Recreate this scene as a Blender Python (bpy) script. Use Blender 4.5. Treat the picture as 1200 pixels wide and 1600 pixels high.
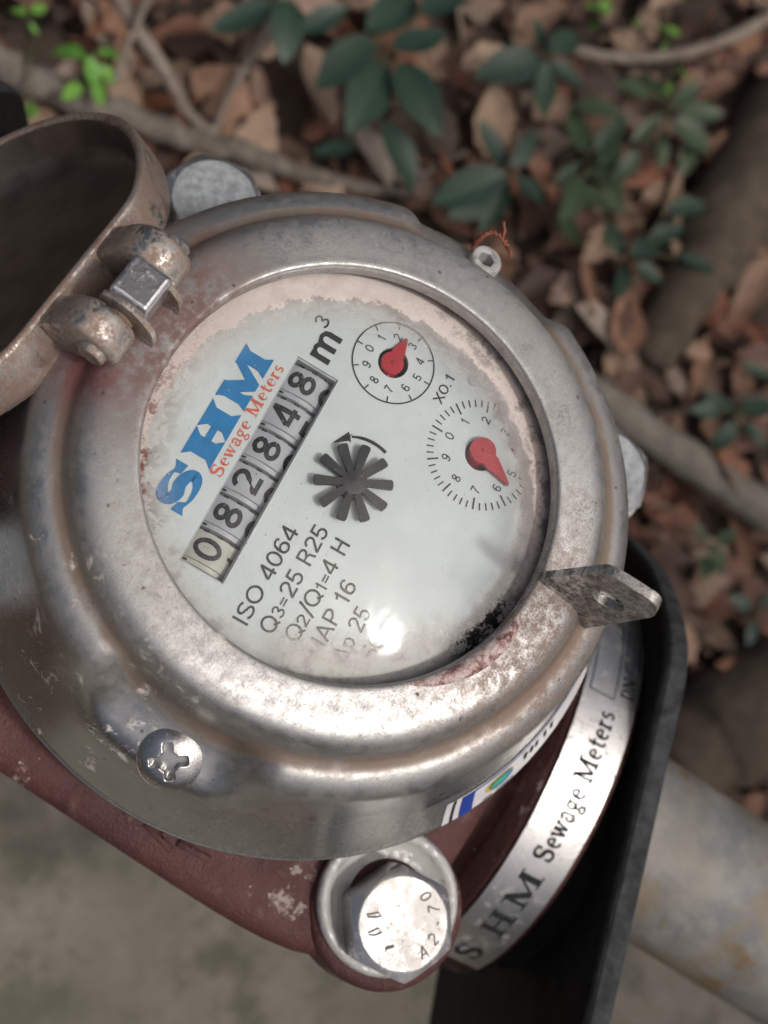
import bpy, math, random
from mathutils import Vector, Matrix, noise
R_ = math.radians
random.seed(7)
for o in list(bpy.data.objects): bpy.data.objects.remove(o)
SC = bpy.context.scene
COL = SC.collection
ZG = 0.45            # height of the meter's dial rim above the soil (m)

# ------------------------------------------------------------------ camera
CAM_P = (-80.9636, 17.3054, 223.6180)      # mm, in the meter's frame
CAM_R = ((0.5184786541, -0.8105516803, 0.2718603156),
         (-0.7914321484, -0.5752861788, -0.2058972682),
         (0.3232878589, -0.1084056551, -0.9400522771))
cd = bpy.data.cameras.new('camera'); cam = bpy.data.objects.new('camera', cd); COL.objects.link(cam)
rt, dn, fw = CAM_R
cam.matrix_world = Matrix(((rt[0], -dn[0], -fw[0], CAM_P[0]*.001),
                           (rt[1], -dn[1], -fw[1], CAM_P[1]*.001),
                           (rt[2], -dn[2], -fw[2], CAM_P[2]*.001 + ZG), (0, 0, 0, 1)))
cd.sensor_fit = 'VERTICAL'; cd.sensor_height = 36; cd.sensor_width = 27; cd.lens = 45
cd.clip_start = 0.01; cd.clip_end = 300
cd.dof.use_dof = True; cd.dof.focus_distance = 0.243; cd.dof.aperture_fstop = 14.5
SC.camera = cam

# ------------------------------------------------------------------ sky, sun, exposure
SUN = Vector((-0.06, -0.46, 0.88)).normalized()
w = bpy.data.worlds.new('World'); SC.world = w; w.use_nodes = True
wn = w.node_tree; bg = wn.nodes['Background']
sky = wn.nodes.new('ShaderNodeTexSky'); sky.sky_type = 'NISHITA'; sky.sun_disc = False
sky.sun_elevation = math.asin(SUN.z); sky.sun_rotation = math.atan2(SUN.x, SUN.y)
sky.air_density = 0.5; sky.dust_density = 10.0; sky.ozone_density = 1.0
wn.links.new(sky.outputs[0], bg.inputs[0]); bg.inputs[1].default_value = 0.10
sl = bpy.data.lights.new('sun', 'SUN'); sun = bpy.data.objects.new('sun', sl); COL.objects.link(sun)
sl.energy = 2.0; sl.angle = R_(5); sl.color = (1.0, 0.985, 0.955)
sun.rotation_euler = SUN.to_track_quat('Z', 'Y').to_euler(); sun.location = (0, 0, 6)
SC.view_settings.view_transform = 'Standard'; SC.view_settings.look = 'None'
SC.view_settings.gamma = 1; SC.view_settings.use_curve_mapping = False
SC.view_settings.exposure = 0.75
SC.render.engine = 'CYCLES'
SC.cycles.max_bounces = 6; SC.cycles.diffuse_bounces = 3; SC.cycles.glossy_bounces = 3; SC.cycles.transparent_max_bounces = 12
SC.cycles.caustics_reflective = False; SC.cycles.caustics_refractive = False
SC.cycles.sample_clamp_indirect = 4

# ------------------------------------------------------------------ material nodes
class Mat:
    def __init__(s, name):
        s.m = bpy.data.materials.new(name); s.m.use_nodes = True; s.t = s.m.node_tree
        s.b = s.t.nodes['Principled BSDF']; s.out = s.t.nodes['Material Output']; s._c = None
    def n(s, kind, **kw):
        x = s.t.nodes.new(kind)
        for k, v in kw.items(): setattr(x, k, v)
        return x
    def put(s, sock, v):
        if v is None: return
        if isinstance(v, bpy.types.NodeSocket): s.t.links.new(v, sock)
        else:
            if isinstance(v, (tuple, list)) and len(v) == 3 and len(sock.default_value) == 4: v = (*v, 1)
            sock.default_value = v
    def co(s):
        if s._c is None: s._c = s.n('ShaderNodeTexCoord').outputs['Object']
        return s._c
    def xyz(s):
        x = s.n('ShaderNodeSeparateXYZ'); s.put(x.inputs[0], s.co()); return x.outputs
    def mt(s, op, a, b=None, c=None, clamp=False):
        x = s.n('ShaderNodeMath', operation=op); x.use_clamp = clamp
        s.put(x.inputs[0], a); s.put(x.inputs[1], b)
        if c is not None: s.put(x.inputs[2], c)
        return x.outputs[0]
    def noise(s, scale, detail=4, rough=.6, dist=0.0, co=None):
        x = s.n('ShaderNodeTexNoise'); s.put(x.inputs['Vector'], co or s.co())
        x.inputs['Scale'].default_value = scale; x.inputs['Detail'].default_value = detail
        x.inputs['Roughness'].default_value = rough; x.inputs['Distortion'].default_value = dist
        return x.outputs[0]
    def voro(s, scale):
        x = s.n('ShaderNodeTexVoronoi'); s.put(x.inputs['Vector'], s.co()); x.inputs['Scale'].default_value = scale
        return x.outputs[0]
    def rng(s, v, a, b, c=0., d=1., smooth=True):
        x = s.n('ShaderNodeMapRange'); x.interpolation_type = 'SMOOTHSTEP' if smooth else 'LINEAR'; x.clamp = True
        for i, q in enumerate((v, a, b, c, d)): s.put(x.inputs[i], q)
        return x.outputs[0]
    def mix(s, f, a, b):
        x = s.n('ShaderNodeMix', data_type='RGBA'); s.put(x.inputs[0], f); s.put(x.inputs[6], a); s.put(x.inputs[7], b)
        return x.outputs[2]
    def fmix(s, f, a, b):
        x = s.n('ShaderNodeMix', data_type='FLOAT'); s.put(x.inputs[0], f); s.put(x.inputs[2], a); s.put(x.inputs[3], b)
        return x.outputs[0]
    def ramp(s, f, stops, const=False):
        x = s.n('ShaderNodeValToRGB'); e = x.color_ramp.elements
        if const: x.color_ramp.interpolation = 'CONSTANT'
        while len(e) < len(stops): e.new(.5)
        for i, (p, c) in enumerate(stops): e[i].position = p; e[i].color = (*c, 1)
        s.put(x.inputs[0], f); return x.outputs[0]
    def bump(s, h, strength=.3, dist=.0005):
        x = s.n('ShaderNodeBump'); x.inputs['Strength'].default_value = strength; x.inputs['Distance'].default_value = dist
        s.put(x.inputs['Height'], h); s.put(s.b.inputs['Normal'], x.outputs[0])
    def set(s, color=None, rough=None, metal=None, spec=None, **kw):
        s.put(s.b.inputs['Base Color'], color); s.put(s.b.inputs['Roughness'], rough); s.put(s.b.inputs['Metallic'], metal)
        if spec is not None: s.put(s.b.inputs['Specular IOR Level'], spec)
        for k, v in kw.items(): s.put(s.b.inputs[k.replace('_', ' ')], v)
        return s

def plain(name, col, rough=.6, metal=0., nscale=300, var=.15, bump=.0, spec=None):
    m = Mat(name); n = m.noise(nscale, 4)
    f = m.rng(n, .3, .7, 1 - var, 1 + var * .6)
    x = m.n('ShaderNodeMix', data_type='RGBA', blend_type='MULTIPLY'); x.inputs[0].default_value = 1
    m.put(x.inputs[6], col); m.put(x.inputs[7], f)
    m.set(x.outputs[2], rough, metal, spec)
    if bump: m.bump(n, bump, .001)
    return m

def blob(m, x, y, X, Y, r, soft):      # 1 inside a disc of radius r mm round (X, Y) mm, local frame
    dx = m.mt('SUBTRACT', x, X*.001); dy = m.mt('SUBTRACT', y, Y*.001)
    d = m.mt('SQRT', m.mt('ADD', m.mt('MULTIPLY', dx, dx), m.mt('MULTIPLY', dy, dy)))
    return m.rng(d, (r-soft)*.001, (r+soft)*.001, 1., 0.)

def cap_steel():
    m = Mat('weathered_stainless_cover'); X, Y, Z = m.xyz()
    r = m.mt('SQRT', m.mt('ADD', m.mt('MULTIPLY', X, X), m.mt('MULTIPLY', Y, Y)))
    fine = m.noise(2600, 3, .7); mid = m.noise(420, 5, .65); big = m.noise(70, 4, .6); cloud = m.noise(28, 3, .5)
    def J(*a):
        v = a[0]
        for q in a[1:]: v = m.mt('MAXIMUM', v, q)
        return v
    MU = lambda a, b: m.mt('MULTIPLY', a, b)
    # grime: film everywhere, settled in the groove, maroon overspray near the hinge, brown crust near the latch
    film = m.rng(m.mt('ADD', m.mt('ADD', MU(mid, .35), MU(fine, .35)), MU(cloud, .3)), .40, .62, .06, .62)
    lft = m.rng(m.mt('COSINE', m.mt('SUBTRACT', m.mt('ARCTAN2', Y, X), 2.25)), .1, .85)
    film = MU(film, m.mt('SUBTRACT', 1., MU(m.rng(r, .056, .063), m.rng(lft, 0., 1., .45, .92))))
    scr = m.n('ShaderNodeTexNoise'); mp = m.n('ShaderNodeMapping'); m.put(mp.inputs[0], m.co()); mp.inputs['Rotation'].default_value = (0, 0, .7); mp.inputs['Scale'].default_value = (60, 2600, 900); m.put(scr.inputs['Vector'], mp.outputs[0]); scr.inputs['Scale'].default_value = 1.; scr.inputs['Detail'].default_value = 3; scr = m.rng(scr.outputs[0], .62, .72)
    pits = m.mt('MAXIMUM', m.rng(m.noise(3400, 2, .6), .64, .70), MU(m.rng(m.noise(900, 3, .7), .62, .70), .8))
    groove = MU(MU(m.rng(r, .0518, .0534), m.rng(r, .0544, .0566, 1., 0.)), m.rng(big, .28, .52, .35, 1.))
    hinge = MU(blob(m, X, Y, 1, 49, 21, 12), m.rng(m.mt('ADD', MU(mid, .6), MU(big, .4)), .30, .56))
    hinge2 = MU(blob(m, X, Y, -14, 50, 5, 5), m.rng(big, .3, .5))
    latch = MU(blob(m, X, Y, -8, -47, 19, 14), m.rng(m.mt('ADD', MU(mid, .6), MU(fine, .4)), .34, .60))
    spots = MU(J(blob(m, X, Y, 34, -28, 3, 3), blob(m, X, Y, 20, -41, 3, 3), blob(m, X, Y, 41, -14, 2, 2)), m.rng(m.noise(1500, 4, .8), .46, .60))
    skirt = MU(m.rng(r, .0600, .0680, 0., .5), m.rng(big, .3, .7, .35, 1.))
    skirt = MU(skirt, m.mt('SUBTRACT', 1., MU(lft, .85)))
    white = MU(m.rng(m.noise(150, 6, .75, .5), .57, .66), m.rng(m.mt('ARCTAN2', Y, X), 2.0, 2.5))
    dots = MU(m.rng(m.voro(330), .16, .10), m.rng(m.noise(330, 1), .58, .62))
    steel = m.mix(m.rng(cloud, .35, .65), (.44, .447, .447), (.54, .545, .54))
    c = m.mix(film, steel, (.215, .19, .16))
    c = m.mix(MU(skirt, 1.), c, (.20, .185, .15))
    c = m.mix(MU(pits, .7), c, (.14, .11, .085)); c = m.mix(MU(scr, .25), c, (.75, .75, .75))
    c = m.mix(MU(groove, .9), c, (.17, .12, .085))
    c = m.mix(MU(latch, .85), c, (.20, .135, .10))
    c = m.mix(MU(hinge, .92), c, (.155, .080, .070))
    c = m.mix(MU(hinge2, .8), c, (.16, .05, .05))
    c = m.mix(MU(spots, .6), c, (.10, .075, .05))
    c = m.mix(MU(white, .8), c, (.62, .57, .53))
    c = m.mix(MU(dots, .85), c, (.05, .04, .035))
    dirt = J(m.mt('MULTIPLY', film, .9), MU(groove, .85), MU(latch, .85), MU(hinge, .95), hinge2, spots, white, dots, MU(skirt, .5), MU(pits, .4))
    met = m.mt('SUBTRACT', 1., MU(dirt, .92))
    ro = m.mt('ADD', m.rng(mid, .3, .7, .35, .41), MU(dirt, .28)); ro = MU(ro, m.rng(r, .058, .066, 1., .62))
    m.set(c, ro, met)
    m.bump(m.mt('SUBTRACT', m.mt('ADD', MU(fine, .5), MU(mid, .25)), MU(pits, .4)), .13, .0005)
    return m

def steel(name, base=(.60, .60, .60), rough=.32, dirt=.3, dcol=(.34, .30, .27), nscale=500):
    m = Mat(name); a = m.noise(nscale, 5, .68); f = m.noise(nscale*5, 3, .6)
    d = m.rng(m.mt('ADD', m.mt('MULTIPLY', a, .65), m.mt('MULTIPLY', f, .35)), .62-dirt*.5, .78-dirt*.45)
    m.set(m.mix(d, base, dcol), m.fmix(d, rough, .75), m.mt('SUBTRACT', 1., m.mt('MULTIPLY', d, .92)))
    m.bump(m.mt('ADD', a, m.mt('MULTIPLY', f, .4)), .18, .0005); return m

def paint_red():
    m = Mat('maroon_casting_paint'); a = m.noise(160, 6, .65); b = m.noise(30, 3); f = m.noise(1700, 3)
    c = m.mix(m.rng(b, .35, .65), (.055, .0170, .0155), (.092, .031, .027))
    c = m.mix(m.rng(a, .56, .72, 0., .7), c, (.15, .085, .075))
    sp = m.mt('MULTIPLY', m.rng(m.voro(420), .13, .07), m.rng(m.noise(300, 1), .58, .62))
    c = m.mix(m.mt('MULTIPLY', m.rng(m.noise(75, 6, .75), .61, .68), .7), c, (.42, .36, .33))
    c = m.mix(sp, c, (.5, .46, .42))
    m.set(c, m.rng(a, .3, .7, .52, .74)); m.bump(m.mt('ADD', a, m.mt('MULTIPLY', f, .35)), .7, .0014); return m

def lid_out():
    m = Mat('lid_dirty_steel'); a = m.noise(260, 6, .7); f = m.noise(1800, 3, .6); X, Y, Z = m.xyz()
    d = m.rng(m.mt('ADD', m.mt('MULTIPLY', a, .6), m.mt('MULTIPLY', f, .4)), .36, .56)
    c = m.mix(d, (.46, .44, .41), (.21, .145, .115)); c = m.mix(m.rng(m.noise(90, 3), .52, .66, 0., .6), c, (.15, .085, .07))
    m.set(c, m.fmix(d, .30, .6), m.mt('SUBTRACT', 1., m.mt('MULTIPLY', d, .85))); m.bump(a, .16, .0005); return m

def pipe_paint():
    m = Mat('flaking_galvanised_pipe'); a = m.noise(60, 6, .65); b = m.noise(16, 4, .6); f = m.noise(220, 5, .7)
    c = m.mix(m.rng(a, .36, .64), (.19, .195, .20), (.31, .30, .275)); c = m.mix(m.rng(b, .5, .7, 0., .6), c, (.25, .225, .18))
    rust = m.mt('MULTIPLY', m.rng(m.noise(75, 3, .6, .4), .56, .70), m.rng(b, .38, .56))
    c = m.mix(m.rng(m.noise(38, 4, .65, .5), .50, .62, 0., .7), c, (.25, .205, .13)); c = m.mix(m.mt('MULTIPLY', rust, .85), c, (.22, .135, .06)); c = m.mix(m.rng(f, .62, .72, 0., .6), c, (.38, .37, .35))
    m.set(c, .6, .15); m.bump(m.mt('ADD', a, m.mt('MULTIPLY', f, .5)), .4, .002); return m

def glass_mat():
    m = Mat('dusty_dial_glass'); X, Y, Z = m.xyz(); MU = lambda a, b: m.mt('MULTIPLY', a, b)
    r = m.mt('SQRT', m.mt('ADD', MU(X, X), MU(Y, Y))); th = m.mt('ARCTAN2', Y, X)
    fine = m.noise(1500, 4, .7); mid = m.noise(260, 5, .7); big = m.noise(60, 3)
    cs = lambda a: m.mt('COSINE', m.mt('SUBTRACT', th, R_(a)))
    wid = m.mt('ADD', .0037, MU(cs(15), .0031))                       # dust ring, broad on the far side
    edge = m.mt('SUBTRACT', .0412, wid)
    rr = m.mt('ADD', r, MU(m.mt('SUBTRACT', mid, .5), .0060)); rr = m.mt('ADD', rr, MU(m.mt('SUBTRACT', fine, .5), .0028))
    ring = m.rng(m.mt('SUBTRACT', rr, edge), -.0004, .0011)
    halo = MU(m.rng(m.mt('SUBTRACT', rr, edge), -.0075, .0015), .42)
    mold_a = m.rng(m.mt('ADD', cs(-42), 0.), .25, .95)                # dark mould on the latch side
    mold = MU(MU(mold_a, m.rng(rr, .0335, .0400)), m.rng(m.mt('ADD', MU(mid, .75), MU(fine, .25)), .44, .60, 0., .75))
    mold2 = MU(MU(m.rng(cs(-104), .955, .99), m.rng(rr, .0352, .0382)), m.rng(m.mt('ADD', MU(mid, .6), MU(fine, .4)), .45, .52))
    specks = MU(m.rng(m.voro(520), .10, .05), m.rng(m.noise(500, 1), .52, .58))
    specks2 = m.rng(m.noise(2400, 2, .5), .70, .74)
    J = lambda a, b: m.mt('MAXIMUM', a, b)
    fog = MU(MU(m.rng(cs(-142), .80, .97), m.rng(rr, .0285, .0370)), m.rng(mid, .3, .6, .45, .9))
    hazeall = m.rng(big, .35, .7, .0, .03)
    dust = J(J(ring, J(halo, fog)), J(MU(specks, .8), J(MU(specks2, .55), hazeall)))
    dark = J(mold, mold2)
    fac = J(dust, dark); fac = m.mt('MINIMUM', fac, .97)
    col = m.mix(m.rng(mid, .35, .65), (.66, .57, .52), (.78, .72, .68))
    col = m.mix(fog, col, (.55, .56, .52))
    col = m.mix(MU(m.rng(th, .9, 2.2), m.rng(m.mt('ADD', MU(mid, .7), MU(fine, .3)), .47, .56)), col, (.23, .10, .08))
    col = m.mix(dark, col, m.mix(m.rng(cs(-105), .8, .95), (.15, .105, .085), (.022, .02, .018)))
    dif = m.n('ShaderNodeBsdfDiffuse'); m.put(dif.inputs[0], col)
    tr = m.n('ShaderNodeBsdfTransparent'); tr.inputs[0].default_value = (.95, .965, .96, 1)
    gl = m.n('ShaderNodeBsdfGlossy'); gl.inputs['Roughness'].default_value = .14
    bp_ = m.n('ShaderNodeBump'); bp_.inputs['Strength'].default_value = .5; bp_.inputs['Distance'].default_value = .0006; m.put(bp_.inputs['Height'], m.noise(70, 2, .5, .8)); m.put(gl.inputs['Normal'], bp_.outputs[0])
    fr = m.n('ShaderNodeFresnel'); fr.inputs[0].default_value = 1.5
    g2 = m.n('ShaderNodeBsdfGlossy'); g2.inputs['Roughness'].default_value = .36
    gm_ = m.n('ShaderNodeMixShader'); m.put(gm_.inputs[0], m.rng(m.noise(170, 4, .65), .36, .64, .25, .8)); m.put(gm_.inputs[1], gl.outputs[0]); m.put(gm_.inputs[2], g2.outputs[0])
    m1 = m.n('ShaderNodeMixShader'); m.put(m1.inputs[0], fr.outputs[0]); m.put(m1.inputs[1], tr.outputs[0]); m.put(m1.inputs[2], gm_.outputs[0])
    m2 = m.n('ShaderNodeMixShader'); m.put(m2.inputs[0], fac); m.put(m2.inputs[1], m1.outputs[0]); m.put(m2.inputs[2], dif.outputs[0])
    m.t.nodes.remove(m.b); m.t.links.new(m2.outputs[0], m.out.inputs[0]); return m

def lip_flake():
    m = Mat('flaky_pink_residue'); a = m.noise(420, 6, .72); c = m.ramp(a, [(.40, (.13, .06, .055)), (.47, (.32, .19, .17)), (.54, (.52, .40, .37)), (.68, (.66, .60, .57))])
    m.set(c, .7); m.bump(a, .6, .001); return m

def leaf_mat(name, stops, island=False, rough=.6):
    m = Mat(name)
    rnd = m.n('ShaderNodeNewGeometry').outputs['Random Per Island'] if island else m.n('ShaderNodeObjectInfo').outputs['Random']
    n = m.noise(90, 5, .65)
    c = m.ramp(rnd, stops)
    c2 = m.mix(m.rng(n, .35, .7, 0., .55), c, m.mix(.5, c, (.035, .022, .015)))
    m.set(c2, rough, 0., .3); m.bump(n, .4, .002); return m

def green_mat(name, a, b, rough=.42):
    m = Mat(name); rnd = m.n('ShaderNodeObjectInfo').outputs['Random']; X, Y, Z = m.xyz()
    c = m.mix(rnd, a, b); rib = m.rng(m.mt('ABSOLUTE', Y), .0004, .0011, 1., 0.)
    vein = m.rng(m.mt('SINE', m.mt('ADD', m.mt('MULTIPLY', X, 900.), m.mt('MULTIPLY', m.mt('ABSOLUTE', Y), -900.))), .86, 1.)
    c = m.mix(m.mt('MULTIPLY', m.mt('MAXIMUM', rib, m.mt('MULTIPLY', vein, .5)), .35), c, (.12, .19, .10))
    n = m.noise(220, 4); c = m.mix(m.rng(n, .5, .75, 0., .35), c, (.10, .10, .075))
    m.set(c, rough, 0., .4); m.bump(m.mt('ADD', n, vein), .2, .001); return m

def soil_mat():
    m = Mat('damp_forest_soil'); a = m.noise(22, 7, .7); b = m.noise(160, 5, .7)
    c = m.ramp(a, [(.3, (.030, .021, .015)), (.5, (.065, .045, .032)), (.7, (.105, .078, .056))])
    m.set(m.mix(m.rng(b, .55, .75, 0., .6), c, (.14, .11, .085)), .9); m.bump(m.mt('ADD', a, m.mt('MULTIPLY', b, .6)), .8, .012); return m

def concrete_mat():
    m = Mat('worn_concrete'); a = m.noise(9, 6, .65); b = m.noise(60, 6, .7); f = m.noise(420, 4, .7)
    c = m.mix(m.rng(a, .3, .7), (.20, .19, .15), (.36, .33, .275)); c = m.mix(m.rng(m.noise(26, 5, .7), .46, .64, 0., .8), c, (.125, .122, .088)); c = m.mix(m.rng(b, .5, .72, 0., .75), c, (.14, .13, .10))
    c = m.mix(m.rng(f, .62, .75, 0., .5), c, (.45, .41, .35)); m.set(c, .88); m.bump(m.mt('ADD', b, m.mt('MULTIPLY', f, .5)), .6, .004); return m

def wood_mat(name, a, b):
    m = Mat(name); mp = m.n('ShaderNodeMapping'); m.put(mp.inputs[0], m.co()); mp.inputs['Scale'].default_value = (1, 1, 1)
    n = m.noise(70, 6, .7); n2 = m.noise(400, 4)
    m.set(m.mix(m.rng(n, .35, .65), a, b), .85); m.bump(m.mt('ADD', n, m.mt('MULTIPLY', n2, .5)), .7, .003); return m

def bolt_top():
    m = Mat('oxidised_bolt_face'); a = m.noise(260, 6, .72); b = m.noise(110, 4, .6, .6); f = m.noise(1600, 3)
    d = m.rng(m.mt('ADD', m.mt('MULTIPLY', a, .55), m.mt('MULTIPLY', b, .45)), .40, .58)
    c = m.mix(d, (.58, .58, .575), (.80, .76, .71)); c = m.mix(m.rng(m.noise(420, 5, .75), .60, .68, 0., .8), c, (.22, .18, .15))
    m.set(c, m.fmix(d, .35, .6), m.fmix(d, .85, .05)); m.bump(m.mt('ADD', m.mt('ADD', a, b), m.mt('MULTIPLY', f, .4)), .35, .0008); return m
MT = dict(cap=cap_steel(), steel=steel('bright_steel', dirt=.22), screw=steel('screw_steel', (.55, .54, .53), .26, .12),
          washer=steel('galvanised_washer', (.50, .50, .50), .42, .50, (.46, .45, .43), 700), lug=steel('hinge_steel', (.5, .48, .45), .33, .42, (.24, .165, .125), 330),
          zinc=steel('plated_bracket', (.60, .61, .63), .30, .18, (.3, .2, .19)), tab=steel('latch_steel', (.46, .45, .43), .30, .40, (.15, .13, .115), 420),  # latch tab: extra dark film puts the shade on its face into the colour
          bolt=bolt_top(), dullbolt=plain('dull_bolt_face', (.30, .325, .34), .55, .25, 500, .3, .15), red=paint_red(), lidout=lid_out(),
          lining=plain('lid_lining', (.135, .112, .095), .33, .7, 90, .3, .06), pipe=pipe_paint(), glass=glass_mat(), flake=lip_flake(),
          dial=plain('dial_plate_white', (.585, .635, .63), .5, 0, 60, .06), ink=plain('black_ink', (.018, .020, .022), .6, 0, 900, .3),
          blue=plain('logo_blue', (.012, .18, .42), .5, 0, 500, .12), orange=plain('logo_red', (.62, .13, .085), .5, 0, 500, .15),
          drum=plain('number_wheel_plastic', (.40, .42, .445), .45, 0, 200, .1), drumcream=plain('number_wheel_cream', (.45, .455, .40), .45, 0, 200, .1),
          digit=plain('wheel_digit_black', (.028, .030, .034), .6, 0, 1500, .9), well=plain('dark_well', (.02, .02, .024), .5, 0, 200, .1),
          pointer=plain('pointer_red', (.42, .018, .028), .35, 0, 300, .15), star=plain('rotor_black', (.022, .024, .028), .42, 0, 600, .3),
          black=plain('black_coated_flange', (.010, .0095, .010), .7, 0, 220, .6, .25, .2), grey=plain('flange_rim_grey', (.040, .042, .046), .75, 0, 260, .55, .35, .25),
          band=steel('nameplate_steel', (.66, .66, .65), .40, .20, (.36, .32, .28), 300), etch=plain('etched_black', (.030, .034, .036), .85, 0, 900, .3, 0, .08),
          copper=plain('copper_wire', (.26, .085, .05), .6, .3, 900, .3), white=plain('sticker_white', (.72, .72, .72), .4, 0, 300, .05),
          stblue=plain('sticker_blue', (.02, .06, .36), .4, 0, 300, .05), yellow=plain('sticker_yellow', (.70, .52, .04), .4), green=plain('sticker_green', (.05, .42, .25), .4),
          teal=plain('sticker_teal', (.02, .22, .42), .4), film=None, soil=soil_mat(), conc=concrete_mat(),
          dry=leaf_mat('dry_leaf_brown', [(0, (0.049, 0.033, 0.026)), (.25, (0.138, 0.073, 0.054)), (.45, (0.250, 0.107, 0.066)), (.62, (0.254, 0.170, 0.119)), (.8, (0.396, 0.293, 0.211)), (.92, (0.257, 0.115, 0.067)), (1, (0.368, 0.311, 0.263))]),
          dryi=leaf_mat('leaf_litter_brown', [(0, (0.040, 0.028, 0.024)), (.3, (0.098, 0.060, 0.048)), (.55, (0.186, 0.089, 0.060)), (.8, (0.230, 0.158, 0.114)), (1, (0.300, 0.240, 0.196))], True),
          leafa=green_mat('dark_green_leaf', (.013, .038, .027), (.026, .055, .036)), leafb=green_mat('mid_green_leaf', (.026, .052, .026), (.052, .080, .040)),
          lime=green_mat('bright_green_leaf', (.10, .27, .035), (.17, .36, .06)), stem=plain('plant_stem', (.085, .085, .045), .7),
          twig=wood_mat('grey_twig_bark', (.16, .13, .105), (.27, .23, .19)), root=wood_mat('weathered_root', (.11, .092, .075), (.21, .185, .155)),
          pole=wood_mat('mossy_pole', (.15, .14, .115), (.23, .215, .18)), earth=wood_mat('brown_earth', (.060, .046, .033), (.115, .088, .064)),
          bark=wood_mat('tree_bark', (.10, .08, .06), (.20, .16, .125)), canopy=leaf_mat('canopy_leaf', [(0, (.025, .055, .02)), (1, (.07, .13, .04))], True, .45))
def film_mat():
    m = Mat('clear_sticker_film'); m.set((.6, .6, .58), .22); m.b.inputs['Alpha'].default_value = .16; return m
MT['film'] = film_mat()

# ------------------------------------------------------------------ mesh helpers (all lengths in mm)
def new_mesh(name, V, Fc, smooth=True):
    me = bpy.data.meshes.new(name); me.from_pydata([(v[0]*.001, v[1]*.001, v[2]*.001) for v in V], [], [tuple(f) for f in Fc]); me.validate(); me.update()
    if smooth: me.shade_smooth()
    return me
def link(name, me, mat=None, parent=None, loc=None):
    o = bpy.data.objects.new(name, me); COL.objects.link(o)
    if mat is not None: me.materials.append(mat.m)
    if parent is not None: o.parent = parent
    if loc is not None: o.location = loc
    return o
def obj(name, V, Fc, mat, parent=None, smooth=True, sharp=None, loc=None):
    me = new_mesh(name, V, Fc, smooth)
    if smooth and sharp: me.set_sharp_from_angle(angle=R_(sharp))
    return link(name, me, mat, parent, loc)
def empty(name, loc=(0, 0, 0), label=None, cat=None, group=None):
    o = bpy.data.objects.new(name, None); COL.objects.link(o); o.location = loc; o.empty_display_size = .02
    return tag(o, label, cat, group)
def tag(o, label=None, cat=None, group=None, kind=None):
    for k, v in (('label', label), ('category', cat), ('group', group), ('kind', kind)):
        if v: o[k] = v
    return o
def join(*parts):
    V, Fc = [], []
    for v, f in parts:
        n = len(V); V += list(v); Fc += [tuple(i + n for i in q) for q in f]
    return V, Fc
def xf(part, M): return [tuple(M @ Vector(v)) for v in part[0]], part[1]
def move(part, x, y, z): return [(v[0]+x, v[1]+y, v[2]+z) for v in part[0]], part[1]
def revolve(prof, n=64, closed=False):
    V, Fc = [], []; k = len(prof)
    for i in range(n):
        a = 2*math.pi*i/n; c, s = math.cos(a), math.sin(a)
        V += [(r*c, r*s, z) for r, z in prof]
    for i in range(n):
        j = (i+1) % n
        for q in range(k - 1 + (1 if closed else 0)):
            p = (q+1) % k; Fc.append((i*k+q, j*k+q, j*k+p, i*k+p))
    return V, Fc
def stack(rings, cap0=True, cap1=True):            # rings: equal-length loops of points
    V, Fc = [], []; n = len(rings[0])
    for r in rings: V += list(r)
    for k in range(len(rings)-1):
        for i in range(n):
            j = (i+1) % n; Fc.append((k*n+i, k*n+j, (k+1)*n+j, (k+1)*n+i))
    if cap0: Fc.append(tuple(range(n-1, -1, -1)))
    if cap1: Fc.append(tuple((len(rings)-1)*n+i for i in range(n)))
    return V, Fc
def prism(pts, z0, z1, ch=0.):                     # extruded outline with a small chamfer at the top
    cx = sum(p[0] for p in pts)/len(pts); cy = sum(p[1] for p in pts)/len(pts)
    rings = [[(x, y, z0) for x, y in pts]]
    if ch:
        rad = max(math.hypot(x-cx, y-cy) for x, y in pts); s = 1-ch/rad
        rings += [[(x, y, z1-ch) for x, y in pts], [(cx+(x-cx)*s, cy+(y-cy)*s, z1) for x, y in pts]]
    else: rings.append([(x, y, z1) for x, y in pts])
    return stack(rings)
def box(x0, x1, y0, y1, z0, z1, ch=0.): return prism([(x0, y0), (x1, y0), (x1, y1), (x0, y1)], z0, z1, ch)
def circle(r, n=32, cx=0, cy=0, a0=0): return [(cx+r*math.cos(2*math.pi*i/n+a0), cy+r*math.sin(2*math.pi*i/n+a0)) for i in range(n)]
def tube(path, rad, n=10, caps=True):
    P = [Vector(p) for p in path]; rad = rad if isinstance(rad, (list, tuple)) else [rad]*len(P)
    rings = []; u = None
    for i, p in enumerate(P):
        t = (P[min(i+1, len(P)-1)]-P[max(i-1, 0)]).normalized()
        if u is None:
            u = t.cross(Vector((0, 0, 1)));
            if u.length < 1e-3: u = t.cross(Vector((0, 1, 0)))
        u = (u - t*u.dot(t)).normalized(); v = t.cross(u)
        rings.append([tuple(p + rad[i]*(math.cos(2*math.pi*k/n)*u + math.sin(2*math.pi*k/n)*v)) for k in range(n)])
    return stack(rings, caps, caps)
def spline(pts, m=6):                              # Catmull-Rom through the points
    out = []; n = len(pts)
    for i in range(n-1):
        p0, p1, p2, p3 = (Vector(pts[max(i-1, 0)]), Vector(pts[i]), Vector(pts[i+1]), Vector(pts[min(i+2, n-1)]))
        for k in range(m):
            t = k/m; out.append(.5*((2*p1)+(p2-p0)*t+(2*p0-5*p1+4*p2-p3)*t*t+(3*p1-p0-3*p2+p3)*t**3))
    out.append(Vector(pts[-1])); return out
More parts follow.
